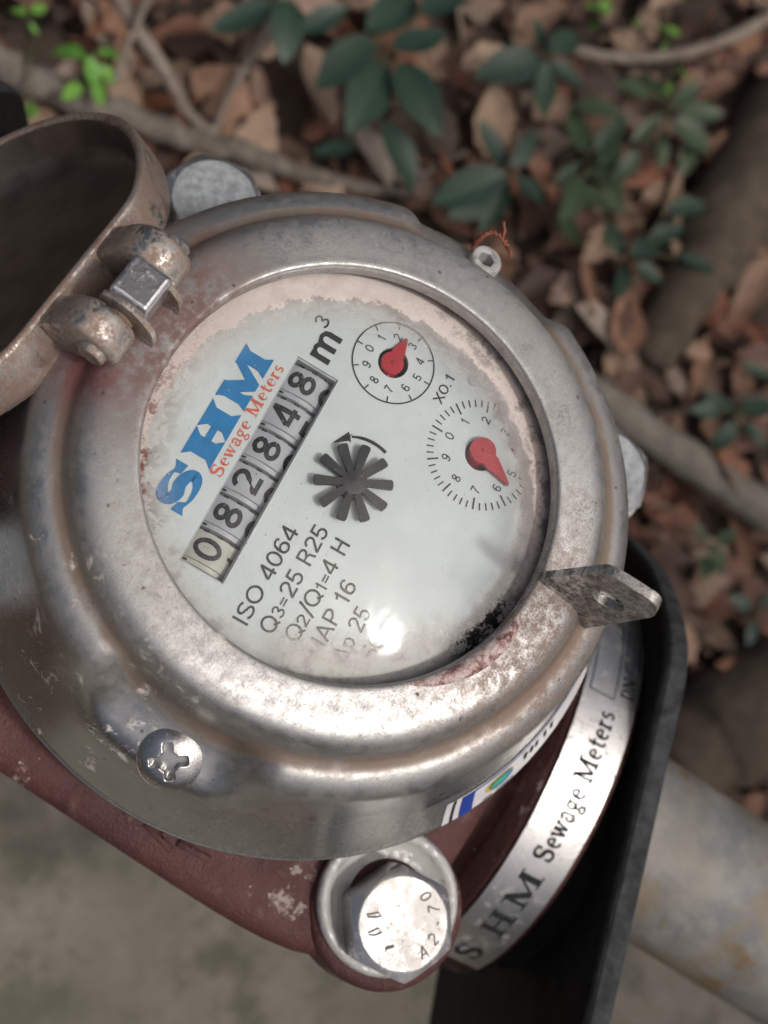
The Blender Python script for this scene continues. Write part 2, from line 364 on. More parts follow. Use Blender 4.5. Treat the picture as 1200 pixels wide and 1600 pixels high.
def curve_fill(loops, depth=0.):                   # flat filled shape with holes
    cu = bpy.data.curves.new('tmp', 'CURVE'); cu.dimensions = '2D'; cu.fill_mode = 'BOTH'; cu.extrude = depth
    for lp in loops:
        s = cu.splines.new('POLY'); s.points.add(len(lp)-1)
        for i, p in enumerate(lp): s.points[i].co = (p[0], p[1], 0, 1)
        s.use_cyclic_u = True
    return _curve_mesh(cu)
def _curve_mesh(cu):
    o = bpy.data.objects.new('tmp', cu); COL.objects.link(o)
    me = o.to_mesh(); V = [tuple(v.co) for v in me.vertices]; Fc = [tuple(p.vertices) for p in me.polygons]
    o.to_mesh_clear(); bpy.data.objects.remove(o); bpy.data.curves.remove(cu); return V, Fc
MINW = [0.]
def stroke(pts, wd, k=[0]):                        # flat pen stroke; wd number or list of widths
    if len(pts) <= 3 and not isinstance(wd, (list, tuple)):
        pts = [(a[0]+(b[0]-a[0])*q/6, a[1]+(b[1]-a[1])*q/6) for a, b in zip(pts, pts[1:]) for q in range(6)]+[pts[-1]]
    P = [Vector((p[0], p[1])) for p in pts]; n = len(P); ws = [max(MINW[0], q) for q in (wd if isinstance(wd, (list, tuple)) else [wd]*n)]
    V, Fc = [], []; k[0] = (k[0]+1) % 7; dz = k[0]*.004
    for i, p in enumerate(P):
        t = (P[min(i+1, n-1)]-P[max(i-1, 0)]).normalized(); q = Vector((-t.y, t.x))*ws[i]/2
        V += [(p.x+q.x, p.y+q.y, dz), (p.x-q.x, p.y-q.y, dz)]
    for i in range(n-1): Fc.append((2*i, 2*i+1, 2*i+3, 2*i+2))
    return V, Fc
def arc(cx, cy, rx, ry, a0, a1, n=14): return [(cx+rx*math.cos(R_(a0+(a1-a0)*i/n)), cy+ry*math.sin(R_(a0+(a1-a0)*i/n))) for i in range(n+1)]
def poly(pts, z=0.): return [(x, y, z) for x, y in pts], [tuple(range(len(pts)))]

# plain grotesque lettering from pen strokes, cap height 1
def _ell(cx, cy, rx, ry, a0=0, a1=360, n=20): return arc(cx, cy, rx, ry, a0, a1, n)
def sans(ch, t):
    h = t/2; E = _ell; top = 1-h
    G = {'0': ([E(.30, .5, .26, .5-h)], .60), 'O': ([E(.40, .5, .36, .5-h, 0, 360, 26)], .80), '1': ([[(.30, 0), (.30, 1)], [(.30+h*.6, .90), (.20, .78), (.06, .735)]], .46),
         '2': ([E(.30, .70, .235, .30-h, 170, -42, 14)+[(.06, h*1.2)], [(.03, h), (.57, h)]], .60), '3': ([E(.29, .735, .20, .265-h, 165, -90, 12), E(.29, .27, .235, .27-h, 90, -165, 14)], .60),
         '4': ([[(.44, 0), (.44, 1)], [(.44, .97), (.05, .30)], [(.02, .25), (.60, .25)]], .62), '5': ([[(.53, top), (.12, top)], [(.14, 1), (.08, .46)], E(.29, .315, .235, .315-h, 140, -160, 16)], .60),
         '6': ([E(.30, .315, .23, .315-h), [(.07, .34), (.08, .62), (.16, .86), (.30, top), (.44, .93), (.51, .80)]], .60), '7': ([[(.03, top), (.56, top)], [(.55, .95), (.36, .60), (.25, .30), (.20, 0)]], .58),
         '8': ([E(.30, .735, .20, .265-h), E(.30, .27, .24, .27-h)], .60), '9': ([E(.30, .685, .23, .315-h), [(.53, .66), (.52, .38), (.44, .14), (.30, h), (.16, .07), (.09, .20)]], .60),
         'I': ([[(.12, 0), (.12, 1)]], .24), 'S': ([E(.34, .735, .25, .265-h, 25, 262, 16)+E(.33, .27, .27, .27-h, 82, -165, 16)], .67), 'Q': ([E(.40, .5, .36, .5-h, 0, 360, 26), [(.48, .26), (.76, -.02)]], .82),
         'R': ([[(.11, 0), (.11, 1)], [(.11, top), (.38, top)]+E(.38, .735, .21, .265-h, 90, -90, 10)[1:-1]+[(.38, .47), (.11, .47)], [(.38, .47), (.53, .38), (.56, .20), (.60, 0)]], .68),
         'H': ([[(.11, 0), (.11, 1)], [(.60, 0), (.60, 1)], [(.11, .53), (.60, .53)]], .71), 'M': ([[(.11, 0), (.11, 1)], [(.75, 0), (.75, 1)], [(.11, .97), (.43, .06)], [(.75, .97), (.43, .06)]], .86),
         'A': ([[(.04, 0), (.36, 1)], [(.68, 0), (.36, 1)], [(.15, .33), (.57, .33)]], .72), 'P': ([[(.11, 0), (.11, 1)], [(.11, top), (.38, top)]+E(.38, .725, .21, .275-h, 90, -90, 10)[1:-1]+[(.38, .45), (.11, .45)]], .64),
         'T': ([[(.30, 0), (.30, 1)], [(.02, top), (.58, top)]], .60), 'X': ([[(.04, 0), (.58, 1)], [(.58, 0), (.04, 1)]], .62), '=': ([[(.05, .36), (.55, .36)], [(.05, .62), (.55, .62)]], .60), '-': ([[(.03, .40), (.34, .40)]], .38),
         '/': ([[(-.02, -.10), (.34, 1.06)]], .32), '.': ([[(.08, 0), (.08, t*1.1)]], .22), '\u0394': ([[(.04, h), (.36, 1)], [(.68, h), (.36, 1)], [(.0, h), (.72, h)]], .72),
         'p': ([[(.10, -.26), (.10, .72)], E(.31, .355, .21, .355-h)], .58), 'm': ([[(.09, 0), (.09, .72)], [(.09, .50), (.16, .63), (.28, .67), (.39, .60), (.42, .48), (.42, 0)], [(.42, .50), (.49, .63), (.61, .67), (.72, .60), (.75, .48), (.75, 0)]], .86), ' ': ([], .30)}
    st, adv = G[ch]; return [stroke(q, t) for q in st], adv
def text(s, cap, x=0, y=0, width=None, bold=0., center=False, t=.125):
    X = 0; parts = []
    for ch in s:
        st, adv = sans(ch, t+bold); parts += [move(p, X, 0, 0) for p in st]; X += adv+.07
    V, Fc = join(*parts); xs = [v[0] for v in V]; x0, x1 = min(xs), max(xs)
    kx = width/(x1-x0) if width else cap; off = -(x0+x1)/2*kx if center else -x0*kx
    return [(v[0]*kx+off+x, v[1]*cap+y-(cap/2 if center else 0), v[2]) for v in V], Fc

# slab-serif lettering built from pen strokes, cap height 1; returns (part, advance)
def serif(ch):
    T, t, s = .20, .075, .07
    vs = lambda x, h=1., w=T: [stroke([(x, 0), (x, h)], w)]
    sf = lambda x, y, w=.40: [stroke([(x-w/2, y+(s/2 if y == 0 else -s/2)), (x+w/2, y+(s/2 if y == 0 else -s/2))], s)]
    L = []
    if ch == 'S':
        L = [stroke(arc(.36, .735, .27, .225, 35, 270)[:-1]+arc(.36, .265, .27, .245, 90, -145), [.09]*4+[.13, .17, .2, .21, .21, .2, .2]+[.2]*4+[.2]*6+[.19, .17, .14, .12, .10, .09, .08, .08, .08]), stroke([(.62, .70), (.62, .98)], .06), stroke([(.10, .02), (.10, .32)], .06)]; adv = .80
    elif ch == 'H':
        L = vs(.22)+vs(.78)+[stroke([(.22, .5), (.78, .5)], .10)]+sf(.22, 0)+sf(.22, 1)+sf(.78, 0)+sf(.78, 1); adv = 1.05
    elif ch == 'M':
        L = vs(.17, 1, .11)+vs(.97)+[stroke([(.17, 1), (.56, .06)], .19), stroke([(.56, .06), (.97, 1)], .08)]+sf(.17, 0, .34)+sf(.97, 0)+sf(.12, 1, .30)+sf(1.02, 1, .32); adv = 1.22
    elif ch == 'D':
        L = vs(.2)+[stroke([(.06, .965), (.40, .965)]+arc(.40, .5, .36, .465, 90, -90)[1:-1]+[(.40, .035), (.06, .035)], [.07, .07]+[.1, .13, .16, .18, .2, .2, .2, .2, .2, .18, .16, .13, .1]+[.07, .07])]; adv = .92
    elif ch == 'N':
        L = vs(.16, 1, .09)+vs(.80, 1, .09)+[stroke([(.14, 1), (.80, .02)], .20)]+sf(.16, 0, .32)+sf(.12, 1, .26)+sf(.80, 1, .32); adv = 1.0
    elif ch == 'e':
        L = [stroke([(.12, .36), (.50, .36)]+arc(.32, .33, .20, .30, 5, 300, 16), [.06, .06]+[.12, .11, .08, .07, .07, .09, .13, .17, .18, .18, .17, .14, .11, .08, .07, .06, .06])]; adv = .62
    elif ch == 'w':
        L = [stroke([(.10, .66), (.28, .03)], .16), stroke([(.28, .03), (.45, .62)], .06), stroke([(.43, .66), (.60, .03)], .16), stroke([(.60, .03), (.78, .66)], .06)]+[stroke([(a-.12, .635), (a+.13, .635)], .06) for a in (.1, .44, .79)]; adv = .92
    elif ch == 'a':
        L = [stroke(arc(.28, .46, .18, .19, 160, 10, 8)+[(.46, .12), (.56, .04)], .13), stroke(arc(.26, .20, .16, .17, 70, 330, 10), .12)]; adv = .64
    elif ch == 'g':
        L = [stroke(arc(.28, .42, .17, .20, 0, 360, 14), .12), stroke([(.36, .22), (.20, .10), (.24, .0), (.44, -.06)], .10), stroke(arc(.28, -.16, .20, .13, 60, -260, 12), .09), stroke([(.42, .58), (.58, .62)], .10)]; adv = .64
    elif ch == 't':
        L = [stroke([(.22, .90), (.22, .16), (.30, .04), (.44, .08)], .15), stroke([(.05, .62), (.44, .62)], .07)]; adv = .50
    elif ch == 'r':
        L = vs(.18, .66, .16)+[stroke([(.18, .42), (.30, .60), (.44, .60)], .12), stroke([(.04, .03), (.34, .03)], .06), stroke([(.06, .635), (.2, .635)], .06)]; adv = .52
    elif ch == 's':
        L = [stroke(arc(.26, .49, .15, .14, 40, 270, 8)+arc(.26, .18, .16, .15, 80, -140, 8), .11)]; adv = .52
    else: return ([], []), .42
    return join(*L), adv
def serif_line(s, cap, x0, y0, width):
    x = 0; parts = []
    for ch in s:
        p, a = serif(ch); parts.append(move(p, x, 0, 0)); x += a
    V, Fc = join(*parts); k = width/x
    return [(v[0]*k+x0, v[1]*cap+y0, v[2]) for v in V], Fc

# ==================================================================== THE METER
meter = empty('water_meter', (0, 0, ZG), 'round stainless sewage meter with white dial, hinged lid open, on maroon body', 'water meter')

# ---- maroon casting: square top flange with bolt bosses, bowl, neck across
def body():
    pl = []
    for i in range(96):
        a = 2*math.pi*i/96; c, s = math.cos(a), math.sin(a); p = 5.5
        k = 1/((abs(c)/(79 if c < 0 else 60))**p+(abs(s)/(73.5 if s < 0 else 66))**p)**(1/p); pl.append((k*c, k*s))
    o = lambda s, z: [(x*s, y*s, z) for x, y in pl]
    plate = stack([o(.60, -59.5), o(.93, -59.5), o(.975, -60.4), o(1, -63), o(1, -74), o(.96, -77), o(.6, -78)], True, True)
    return plate
cast = obj('casting', *body(), MT['red'], meter, True, 50)
tag(cast, 'maroon painted cast body flange under the steel cover')
obj('bowl', *revolve([(0, -78), (66, -78), (68, -95), (66, -120), (60, -150), (45, -178), (20, -192), (0.01, -193)][1:], 64), MT['red'], meter)
BOLT = [(-58.5, -64.0), (55.0, -54.0), (51.5, 58.5), (-57.0, 60.0)]
for bi, (bx, by) in enumerate(BOLT):
    k_ = .93 if bi == 0 else .66
    boss = revolve([(r*k_, z) for r, z in ((0.01, -57.6), (16.6, -57.6), (18.2, -58.2), (19.0, -60), (19.3, -74), (18, -82), (12, -90))], 40)
    obj('bolt_boss', *move(boss, bx, by, 0), MT['red'], meter, True, 50)
# raised casting mark on the flange
mk = join(*[xf(box(-.8, .8, -l/2, l/2, -59.9, -58.9, .4), Matrix.Translation((x, y, 0)) @ Matrix.Rotation(a, 4, 'Z')) for x, y, a, l in
            ((-69.5, 2, .5, 7), (-71.5, -4, -.6, 6), (-69.5, -6, .2, 7), (-72.5, -13, -.2, 8), (-70, -15, .9, 6), (-71, -21, .1, 8))])
obj('casting_mark', *mk, MT['red'], meter)
# neck: horizontal barrel towards the latch side, slightly askew
AX = Matrix.Translation((0, -95, -130)) @ Matrix.Rotation(R_(8), 4, 'Z')      # local Y runs along the barrel
def barrel(prof, n=72): return [(r*math.sin(a), y, r*math.cos(a)) for a in [2*math.pi*i/n for i in range(n)] for y, r in prof], [((i*len(prof)+q), ((i+1) % n)*len(prof)+q, ((i+1) % n)*len(prof)+q+1, i*len(prof)+q+1) for i in range(n) for q in range(len(prof)-1)]
obj('neck', *xf(barrel([(70, 46), (20, 48), (13, 50), (11.5, 58.6), (-6.6, 58.6), (-7, 56)]), AX), MT['red'], meter)
AX2 = Matrix.Translation((0, 95, -130)) @ Matrix.Rotation(R_(188), 4, 'Z')
obj('neck_end', *xf(barrel([(-6.4, 58.5), (-7.0, 57.4), (-7.2, 54), (-16, 54)]), AX), MT['black'], meter)  # neck past the band, coloured black up to the flange
obj('neck', *xf(barrel([(70, 46), (20, 48), (13, 50), (11.5, 58.6), (-6.6, 58.6), (-7, 56)]), AX2), MT['red'], meter)

# ---- engraved nameplate band round the neck
RB = 59.6
def onband(x, y, r=RB): # x: arc mm (0 at top), y: across
    a = x/RB; return (r*math.sin(a), y, r*math.cos(a))
deg = math.pi/180*RB
bv, bf = [], []
ns = 90
for i in range(ns+1):
    a = -70+i*(118/ns)
    for y, dr in ((-5.2, -.6), (-5.15, 0), (2, .0), (9.95, 0), (10, -.6)): bv.append(onband(a*deg, y, RB+dr))
for i in range(ns):
    for q in range(4): bf.append((i*5+q, (i+1)*5+q, (i+1)*5+q+1, i*5+q+1))
band = obj('nameplate_band', *xf((bv, bf), AX), MT['band'], meter, True, 20)
tag(band, 'curved bright steel nameplate band with black engraved lettering')
def bandtxt(part, name, mat='etch'):
    V, Fc = part
    V = [tuple(AX @ Vector(onband(v[0], v[1], RB+.12+v[2]*.5))) for v in V]
    return obj(name, V, Fc, MT[mat], band, False)
bandtxt(serif_line('S', 6.4, -66*deg, -1.6, 7.5), 'lettering'); bandtxt(serif_line('H', 6.2, -52.5*deg, -1.4, 9.5), 'lettering'); bandtxt(serif_line('M', 6.0, -41.5*deg, -1.0, 11.5), 'lettering')
MINW[0] = .125
bandtxt(serif_line('Sewage', 5.2, -27.2*deg, .0, 20), 'lettering'); bandtxt(serif_line('Meters', 5.0, -6.2*deg, .0, 19), 'lettering')
bandtxt(serif_line('DN', 3.4, 17*deg, -3.6, 6.4), 'lettering'); MINW[0] = 0.
def frame2(x0, x1, y0, y1, t): return join(stroke([(x0, y0), (x1, y0)], t), stroke([(x0, y1), (x1, y1)], t), stroke([(x0, y0), (x0, y1)], t), stroke([(x1, y0), (x1, y1)], t))
bandtxt(frame2(15.5*deg, 40*deg, 1.4, 8.4, .32), 'engraved_box'); bandtxt(frame2(25*deg, 38*deg, -4.0, -.2, .28), 'engraved_box')

# ---- pressed stainless cover
PN = [(40.0, -3.4), (40.0, -1.0), (40.2, -.25), (40.8, .08), (42.6, .02), (45.8, -.2), (48.5, -.65), (50.4, -1.6), (51.7, -3.2), (52.6, -4.9), (53.4, -6.1), (54.6, -6.7), (56.6, -7.2), (58.7, -8.5), (60.4, -10.7), (61.4, -14), (62.4, -18), (64.2, -25), (67.4, -34), (71.7, -43.0), (72.6, -44.2), (72.4, -45.0), (71.4, -45.0)]
PP = [(40.0, -3.4), (40.0, -1.0), (40.2, -.25), (40.8, .08), (42.6, .02), (45.8, -.2), (48.5, -.65), (50.4, -1.6), (51.5, -3.4), (52.2, -5.6), (52.6, -8.2), (53.0, -10.8), (53.4, -13.4), (54.6, -15.8), (57.0, -17.8), (60.0, -19.5), (63.5, -21.4), (66.0, -25.2), (68.2, -33.5), (71.7, -43.0), (72.6, -44.2), (72.4, -45.0), (71.4, -45.0)]
sm = lambda a, b, x: (lambda t: t*t*(3-2*t))(min(1, max(0, (x-a)/(b-a))))
N1 = [tuple(v) for v in spline([(*p, 0) for p in PN], 3)]; N2 = [tuple(v) for v in spline([(*p, 0) for p in PP], 3)]
def cap_pt(th, k, off=0.):
    a = abs((th+math.pi/2) % math.pi - math.pi/2)          # angle from the nearest of the two screw pockets
    wgt = 1-sm(R_(9), R_(21), a)
    r = N1[k][0]*(1-wgt)+N2[k][0]*wgt; z = N1[k][1]*(1-wgt)+N2[k][1]*wgt
    d = noise.noise(Vector((math.cos(th)*2.2, math.sin(th)*2.2, k*.05)))*.22      # pressed sheet is never perfectly true
    if k > 12: r += d; z += d*.5
    return ((r+off)*math.cos(th), (r+off)*math.sin(th), z+off*.3)
NT, NK = 300, len(N1)
V = [cap_pt(2*math.pi*i/NT, k) for i in range(NT) for k in range(NK)]
Fc = [(i*NK+k, ((i+1) % NT)*NK+k, ((i+1) % NT)*NK+k+1, i*NK+k+1) for i in range(NT) for k in range(NK-1)]
cover = obj('cover', V, Fc, MT['cap'], meter)
tag(cover, 'dull pressed stainless steel cover ring with stepped groove and brown grime')

# flaky crescent beside the window
V, Fc = [], []; n = 40
for i in range(n+1):
    t = i/n; a = R_(226+t*39); wd = 4.0*math.sin(math.pi*min(1, t*1.05+.0))**.55*(.65+.35*t) if 0 < t < 1 else 0.05
    for q in range(7):
        s = q/6; r = 40.55+wd*s; h = .1+1.1*math.sin(math.pi*s)**.7*min(1, wd/3)-.10*s + noise.noise(Vector((i*.7, q*.9, 3)))*.18*min(1, wd/2)
        V.append((r*math.cos(a), r*math.sin(a), h))
for i in range(n):
    for q in range(6): Fc.append((i*7+q, i*7+q+1, (i+1)*7+q+1, (i+1)*7+q))
obj('sealant_residue', V, Fc, MT['flake'], meter)

# ---- dial
ZD = -9.0
DR = Matrix.Translation((0, 0, ZD)) @ Matrix.Rotation(R_(5), 4, 'Z')
def dial(part, z=.12): return xf(move(part, 0, 0, z), DR)
WX0, WX1, WY0, WY1 = -29.8, 16.8, 10.8, 20.0
C1, C2 = (26.1, 3.0), (18.9, -21.2)
plate = curve_fill([circle(43.5, 120), [(WX0, WY0), (WX1, WY0), (WX1, WY1), (WX0, WY1)], circle(3.15, 36, *C1), circle(3.3, 36, *C2)], .5)
dialo = obj('dial_plate', *dial(plate, -.5), MT['dial'], meter, False)
tag(dialo, 'white printed dial plate with blue logo and black figures')
obj('register_floor', *xf(move(prism(circle(43.5, 64), -15, -14), 0, 0, 0), DR), MT['well'], meter)
obj('register_wall', *[(lambda p: ([(v[0], v[1], v[2]) for v in p[0]], p[1]))(revolve([(43.4, -3.3), (43.4, -24)], 80))][0], MT['well'], meter)
obj('window_frame', *dial(join(box(WX0-.0, WX0+.35, WY0, WY1, -4.5, -.55), box(WX1-.35, WX1, WY0, WY1, -4.5, -.55), box(WX0+.35, WX1-.35, WY0, WY0+.3, -4.5, -.55), box(WX0+.35, WX1-.35, WY1-.3, WY1, -4.5, -.55)), 0), MT['drum'], dialo, False)
# logo
def stem(x, w0): return [(x, 0), (x+w0, 0), (x+w0*.80, .24), (x+w0*.80, .76), (x+w0, 1), (x, 1), (x+w0*.20, .76), (x+w0*.20, .24)]
def logo():
    parts = []
    # S
    parts.append(stroke(arc(5.0, 4.35, 3.5, 1.55, 40, 262, 18)[:-1]+arc(4.8, 1.75, 3.6, 1.6, 82, -140, 18),
                        [.5, .6, .8, 1.0, 1.2, 1.5, 1.8, 2.1, 2.3, 2.4, 2.3, 2.2, 2.1, 2.1, 2.2, 2.3, 2.4, 2.5]+[2.5, 2.4, 2.3, 2.2, 2.2, 2.2, 2.3, 2.4, 2.3, 2.1, 1.9, 1.6, 1.3, 1.1, .9, .8, .6, .5, .5]))
    parts.append(poly([(7.4, 4.1), (9.6, 3.7), (9.6, 6.3), (8.4, 5.7), (7.0, 5.6)], .03)); parts.append(poly([(.2, -.1), (1.4, .5), (3.0, .5), (2.2, 2.0), (.2, 2.5)], .034))
    k = 6.2
    for x, w0 in ((11.0, 6.6), (17.6, 6.6)): parts.append(poly([(px, py*k) for px, py in stem(x, w0)], .008))
    parts.append(poly([(15.6, 2.4), (19.4, 2.4), (19.4, 3.8), (15.6, 3.8)], .014))
    for x, w0 in ((25.0, 3.9), (33.0, 4.9)): parts.append(poly([(px, py*k) for px, py in stem(x, w0)], .008))
    parts.append(poly([(25.4, 6.2), (28.6, 6.2), (31.6, 1.9), (31.3, 0), (29.9, 0)], .02)); parts.append(poly([(30.6, 0), (31.6, 0), (34.6, 5.0), (34.4, 6.2), (33.4, 6.2), (30.4, 2.0)], .026))
    return join(*parts)
lv, lf = logo(); sx = 36.2/37.9
obj('logo_lettering', *dial(([(v[0]*sx-22.7, v[1]+23.55, v[2]) for v in lv], lf)), MT['blue'], dialo, False)
obj('logo_tagline', *dial(serif_line('Sewage Meters', 2.5, -12.6, 20.95, 25.8)), MT['orange'], dialo, False)
T = [text('m', 5.8, 18.3, 14.0, 6.4, bold=.03), text('3', 3.0, 24.6, 17.8, 2.2),
     text('ISO 4064', 3.25, -34.4, 3.1, 20.6), text('Q', 3.25, -33.6, -1.9, 3.2), text('3=', 2.5, -30.1, -1.9, 3.9), text('25 R25', 3.25, -25.7, -1.9, 15.0),
     text('Q', 3.25, -32.6, -6.7, 3.2), text('2', 2.4, -29.2, -6.7, 1.9), text('/Q', 3.25, -27.1, -6.7, 5.2), text('1=', 2.4, -21.6, -6.7, 3.2), text('4 H', 3.25, -18.0, -6.7, 7.0),
     text('MAP 16', 3.25, -33.2, -11.6, 16.0), text('\u0394p 25', 3.25, -31.6, -16.4, 11.2), text('T50', 3.25, -30.4, -21.2, 6.6),
     text('X0.1', 2.1, 26.9, -8.4, 6.4, center=True), text('X0.01', 2.1, 17.6, -35.4, 7.2, center=True)]
for q in T: obj('dial_lettering', *dial(q), MT['ink'], dialo, False)
def ticks(c, n, r0, r1, wd, a0=90): return [stroke([(c[0]+r0*math.cos(R_(a0-360*i/n)), c[1]+r0*math.sin(R_(a0-360*i/n))), (c[0]+r1*math.cos(R_(a0-360*i/n)), c[1]+r1*math.sin(R_(a0-360*i/n)))], wd) for i in range(n)]
T = [stroke(arc(C1[0], C1[1], 8.45, 8.45, 0, 360, 72), .30)]+ticks(C1, 10, 7.15, 8.35, .26)
T += [text(str(d), 1.85, C1[0]+5.55*math.cos(R_(90-36*d)), C1[1]+5.55*math.sin(R_(90-36*d)), center=True) for d in range(10)]
obj('litre_dial_marks', *dial(join(*T)), MT['ink'], dialo, False)
T = [stroke([(C2[0]+r0*math.cos(R_(90-7.2*i)), C2[1]+r0*math.sin(R_(90-7.2*i))), (C2[0]+11.4*math.cos(R_(90-7.2*i)), C2[1]+11.4*math.sin(R_(90-7.2*i)))], .27 if i % 5 else .34) for i in range(50) for r0 in ((9.9 if i % 5 else 9.0),)]
T += [text(str(d), 1.95, C2[0]+7.35*math.cos(R_(90-36*d)), C2[1]+7.35*math.sin(R_(90-36*d)), center=True) for d in range(10)]
obj('decilitre_dial_marks', *dial(join(*T)), MT['ink'], dialo, False)
T = [stroke(arc(.2, -1.4, 9.1, 9.1, -18, 30, 12), [.7]*10+[.55, .5, .5]), poly([(7.4, 4.6), (8.9, 3.0), (8.2, 3.5), (6.9, 2.7)][::-1], .02), poly([(4.9, 5.9), (8.7, 4.1), (7.3, 2.9)], .03)]
obj('flow_arrow', *dial(join(*T)), MT['ink'], dialo, False)
obj('rivet', *dial(move(revolve([(0.01, .35), (.9, .3), (1.3, 0), (1.3, -.2)], 20), 32.0, -13.0, 0)), MT['drum'], dialo); obj('rivet', *dial(move(revolve([(0.01, .3), (.4, .2), (.45, 0)], 12), 34.2, 15.2, 0)), MT['ink'], dialo)
# number wheels behind the window
RW = 9.0; cyw = (WY0+WY1)/2; ww = (WX1-WX0-.8)/6
def onwheel(part, xc, z=0.):
    return [(v[0]+xc, (RW+z+v[2])*math.sin(v[1]/RW)+cyw, (RW+z+v[2])*math.cos(v[1]/RW)-RW-1.5) for v in part[0]], part[1]
for i, d in enumerate('082848'):
    xc = WX0+.4+ww*(i+.5); prof = [(-ww/2+.42, 2), (-ww/2+.42, RW-.75), (-ww/2+.5, RW-.6), (-ww/2+1.35, RW-.5), (-ww/2+1.5, RW), (ww/2-.5, RW), (ww/2-.35, RW-.2), (ww/2-.35, 2)]
    k = len(prof); n = 60
    V = [(x+xc, r*math.sin(2*math.pi*j/n)+cyw, r*math.cos(2*math.pi*j/n)-RW-1.5) for j in range(n) for x, r in prof]
    Fc = [(j*k+q, j*k+q+1, ((j+1) % n)*k+q+1, ((j+1) % n)*k+q) for j in range(n) for q in range(k-1)]
    wh = obj('number_wheel', *dial((V, Fc), 0), MT['drumcream' if i == 0 else 'drum'], meter, True, 40)
    nx = str((int(d)+1) % 10) if i < 5 else '9'
    oy = (1.0, .9, 1.0, .9, 1.0, 1.25)[i]
    for q, (ch, yy) in enumerate(((d, oy), (nx, oy-7.0), (str((int(d)-1) % 10), oy+7.2))):
        obj('figure', *dial(onwheel(text(ch, 5.7, .45, yy, 1.5 if ch == '1' else 4.1, center=True, bold=.04), xc, .06), 0), MT['digit'], wh, False)
    ds = [poly([(ww/2-.55+a, b-.28), (ww/2-.55+a+.42, b-.28), (ww/2-.55+a+.42, b+.9), (ww/2-.55+a, b+.9)]) for a, b in ((.0, 2.6), (.0, -.35), (.0, -3.3))]
    ds += [poly([(-ww/2+.55, b-.28), (-ww/2+.95, b-.28), (-ww/2+.95, b+.7), (-ww/2+.55, b+.7)]) for b in (3.7,)]
    obj('index_dash', *dial(onwheel(join(*ds), xc, .04), 0), MT['digit'], wh, False)
# pointers
def pointer(c, ang, tip, rh, z):
    a0 = 34; pts = [(rh*math.cos(R_(a)), rh*math.sin(R_(a))) for a in range(a0, 361-a0, 8)]
    pts += [(rh*1.12, -rh*.60), (tip*.97, -.32), (tip, 0), (tip*.97, .32), (rh*1.12, rh*.60)]
    M = Matrix.Translation((c[0], c[1], 0)) @ Matrix.Rotation(R_(ang), 4, 'Z')
    o = obj('pointer', *dial(xf(prism(pts, z-.7, z, .18), M), 0), MT['pointer'], meter, True, 35)
    obj('pointer_hub', *dial(xf(join(revolve([(rh*.93, -4), (rh*.93, z-.75), (rh*.5, z-.72)], 32), revolve([(.01, z+.28), (.30, z+.25), (.42, z-.01)], 16)), M), 0), MT['pointer'], o)
    return o
tag(pointer((C1[0]-.4, C1[1]+.2), 90-36*2.55, 6.2, 2.35, .9), 'small red pointer aimed between 2 and 3')
tag(pointer((C2[0]+.55, C2[1]+.2), 90-36*5.68, 8.6, 2.75, 1.5), 'larger red pointer aimed just short of 6')
# flow star
st = obj('flow_star', *dial(move(join(revolve([(.01, 2.7), (1.2, 2.65), (2.4, 2.5), (2.5, 1.7), (2.9, 1.6), (3.1, .2)], 30),
     *[xf(prism([(1.8, -.62), (7.3, -1.02), (7.75, -.85), (7.9, 0), (7.75, .85), (7.3, 1.02), (1.8, .62)], 1.6, 2.45, .14), Matrix.Rotation(R_(36*i+9), 4, 'Z')) for i in range(10)]), -.45, -1.25, 0), 0), MT['star'], meter, True, 35)
tag(st, 'black ten-armed flow star at the middle of the dial')
# glass
obj('dial_glass', *revolve([(max(r, .01), -.3-r*r/270) for r in (0, 3, 6, 9, 12, 15, 18, 21, 24, 27, 30, 33, 36, 39, 41, 43.3)], 120), MT['glass'], meter)

# ---- cover screw with cross recess (near side) and drilled sealing screw (far side)
def cross_screw(rad=6.1):
    n = 72; V, Fc, idx = [], [], {}
    for i in range(n+1):
        for j in range(n+1):
            u, v = i/n*2-1, j/n*2-1
            x = u*math.sqrt(1-v*v/2); y = v*math.sqrt(1-u*u/2); r = math.hypot(x, y)
            h = 2.5*(1-max(0, r)**2.6*.72)
            X, Y = x*rad, y*rad; R0 = math.hypot(X, Y)
            arm = lambda p, q: max(0, 1-sm(.5, 1.0, abs(q)))*max(0, 1-sm(2.9, 3.7, abs(p)))
            core = 1-sm(1.2, 2.1, R0)
            h -= 3.4*max(arm(X, Y), arm(Y, X), core*.95)
            idx[i, j] = len(V); V.append((X, Y, h))
    for i in range(n):
        for j in range(n): Fc.append((idx[i, j], idx[i+1, j], idx[i+1, j+1], idx[i, j+1]))
    return join((V, Fc), revolve([(rad, .75), (rad*.99, -.6), (rad*.96, -2)], 64))
MS = Matrix.Translation((-60.9, -2.6, -20.4)) @ Matrix.Rotation(R_(-24), 4, 'Y') @ Matrix.Rotation(R_(38), 4, 'Z')
tag(obj('cover_screw', *xf(cross_screw(), MS), MT['screw'], meter), 'cross-head steel screw in the dented pocket of the cover')
MS2 = Matrix.Translation((62.0, .8, -20.4)) @ Matrix.Rotation(R_(14), 4, 'Y')
hexin = [circle(1.75, 24)]
hx = lambda rr, z: [(rr*k*math.cos(a), rr*k*math.sin(a), z) for a in [2*math.pi*i/24 for i in range(24)] for k in (1/math.cos((a % (math.pi/3))-math.pi/6)*.88,)]
o_ = lambda rr, z: [(x, y, z) for x, y in circle(rr, 24)]
ss = obj('sealing_screw', *xf(stack([o_(3.7, -4), o_(3.7, 2.0), o_(3.3, 2.6), o_(2.5, 2.6), hx(1.9, 2.3), hx(1.9, -1)], False, True), MS2), MT['washer'], meter, True, 40)
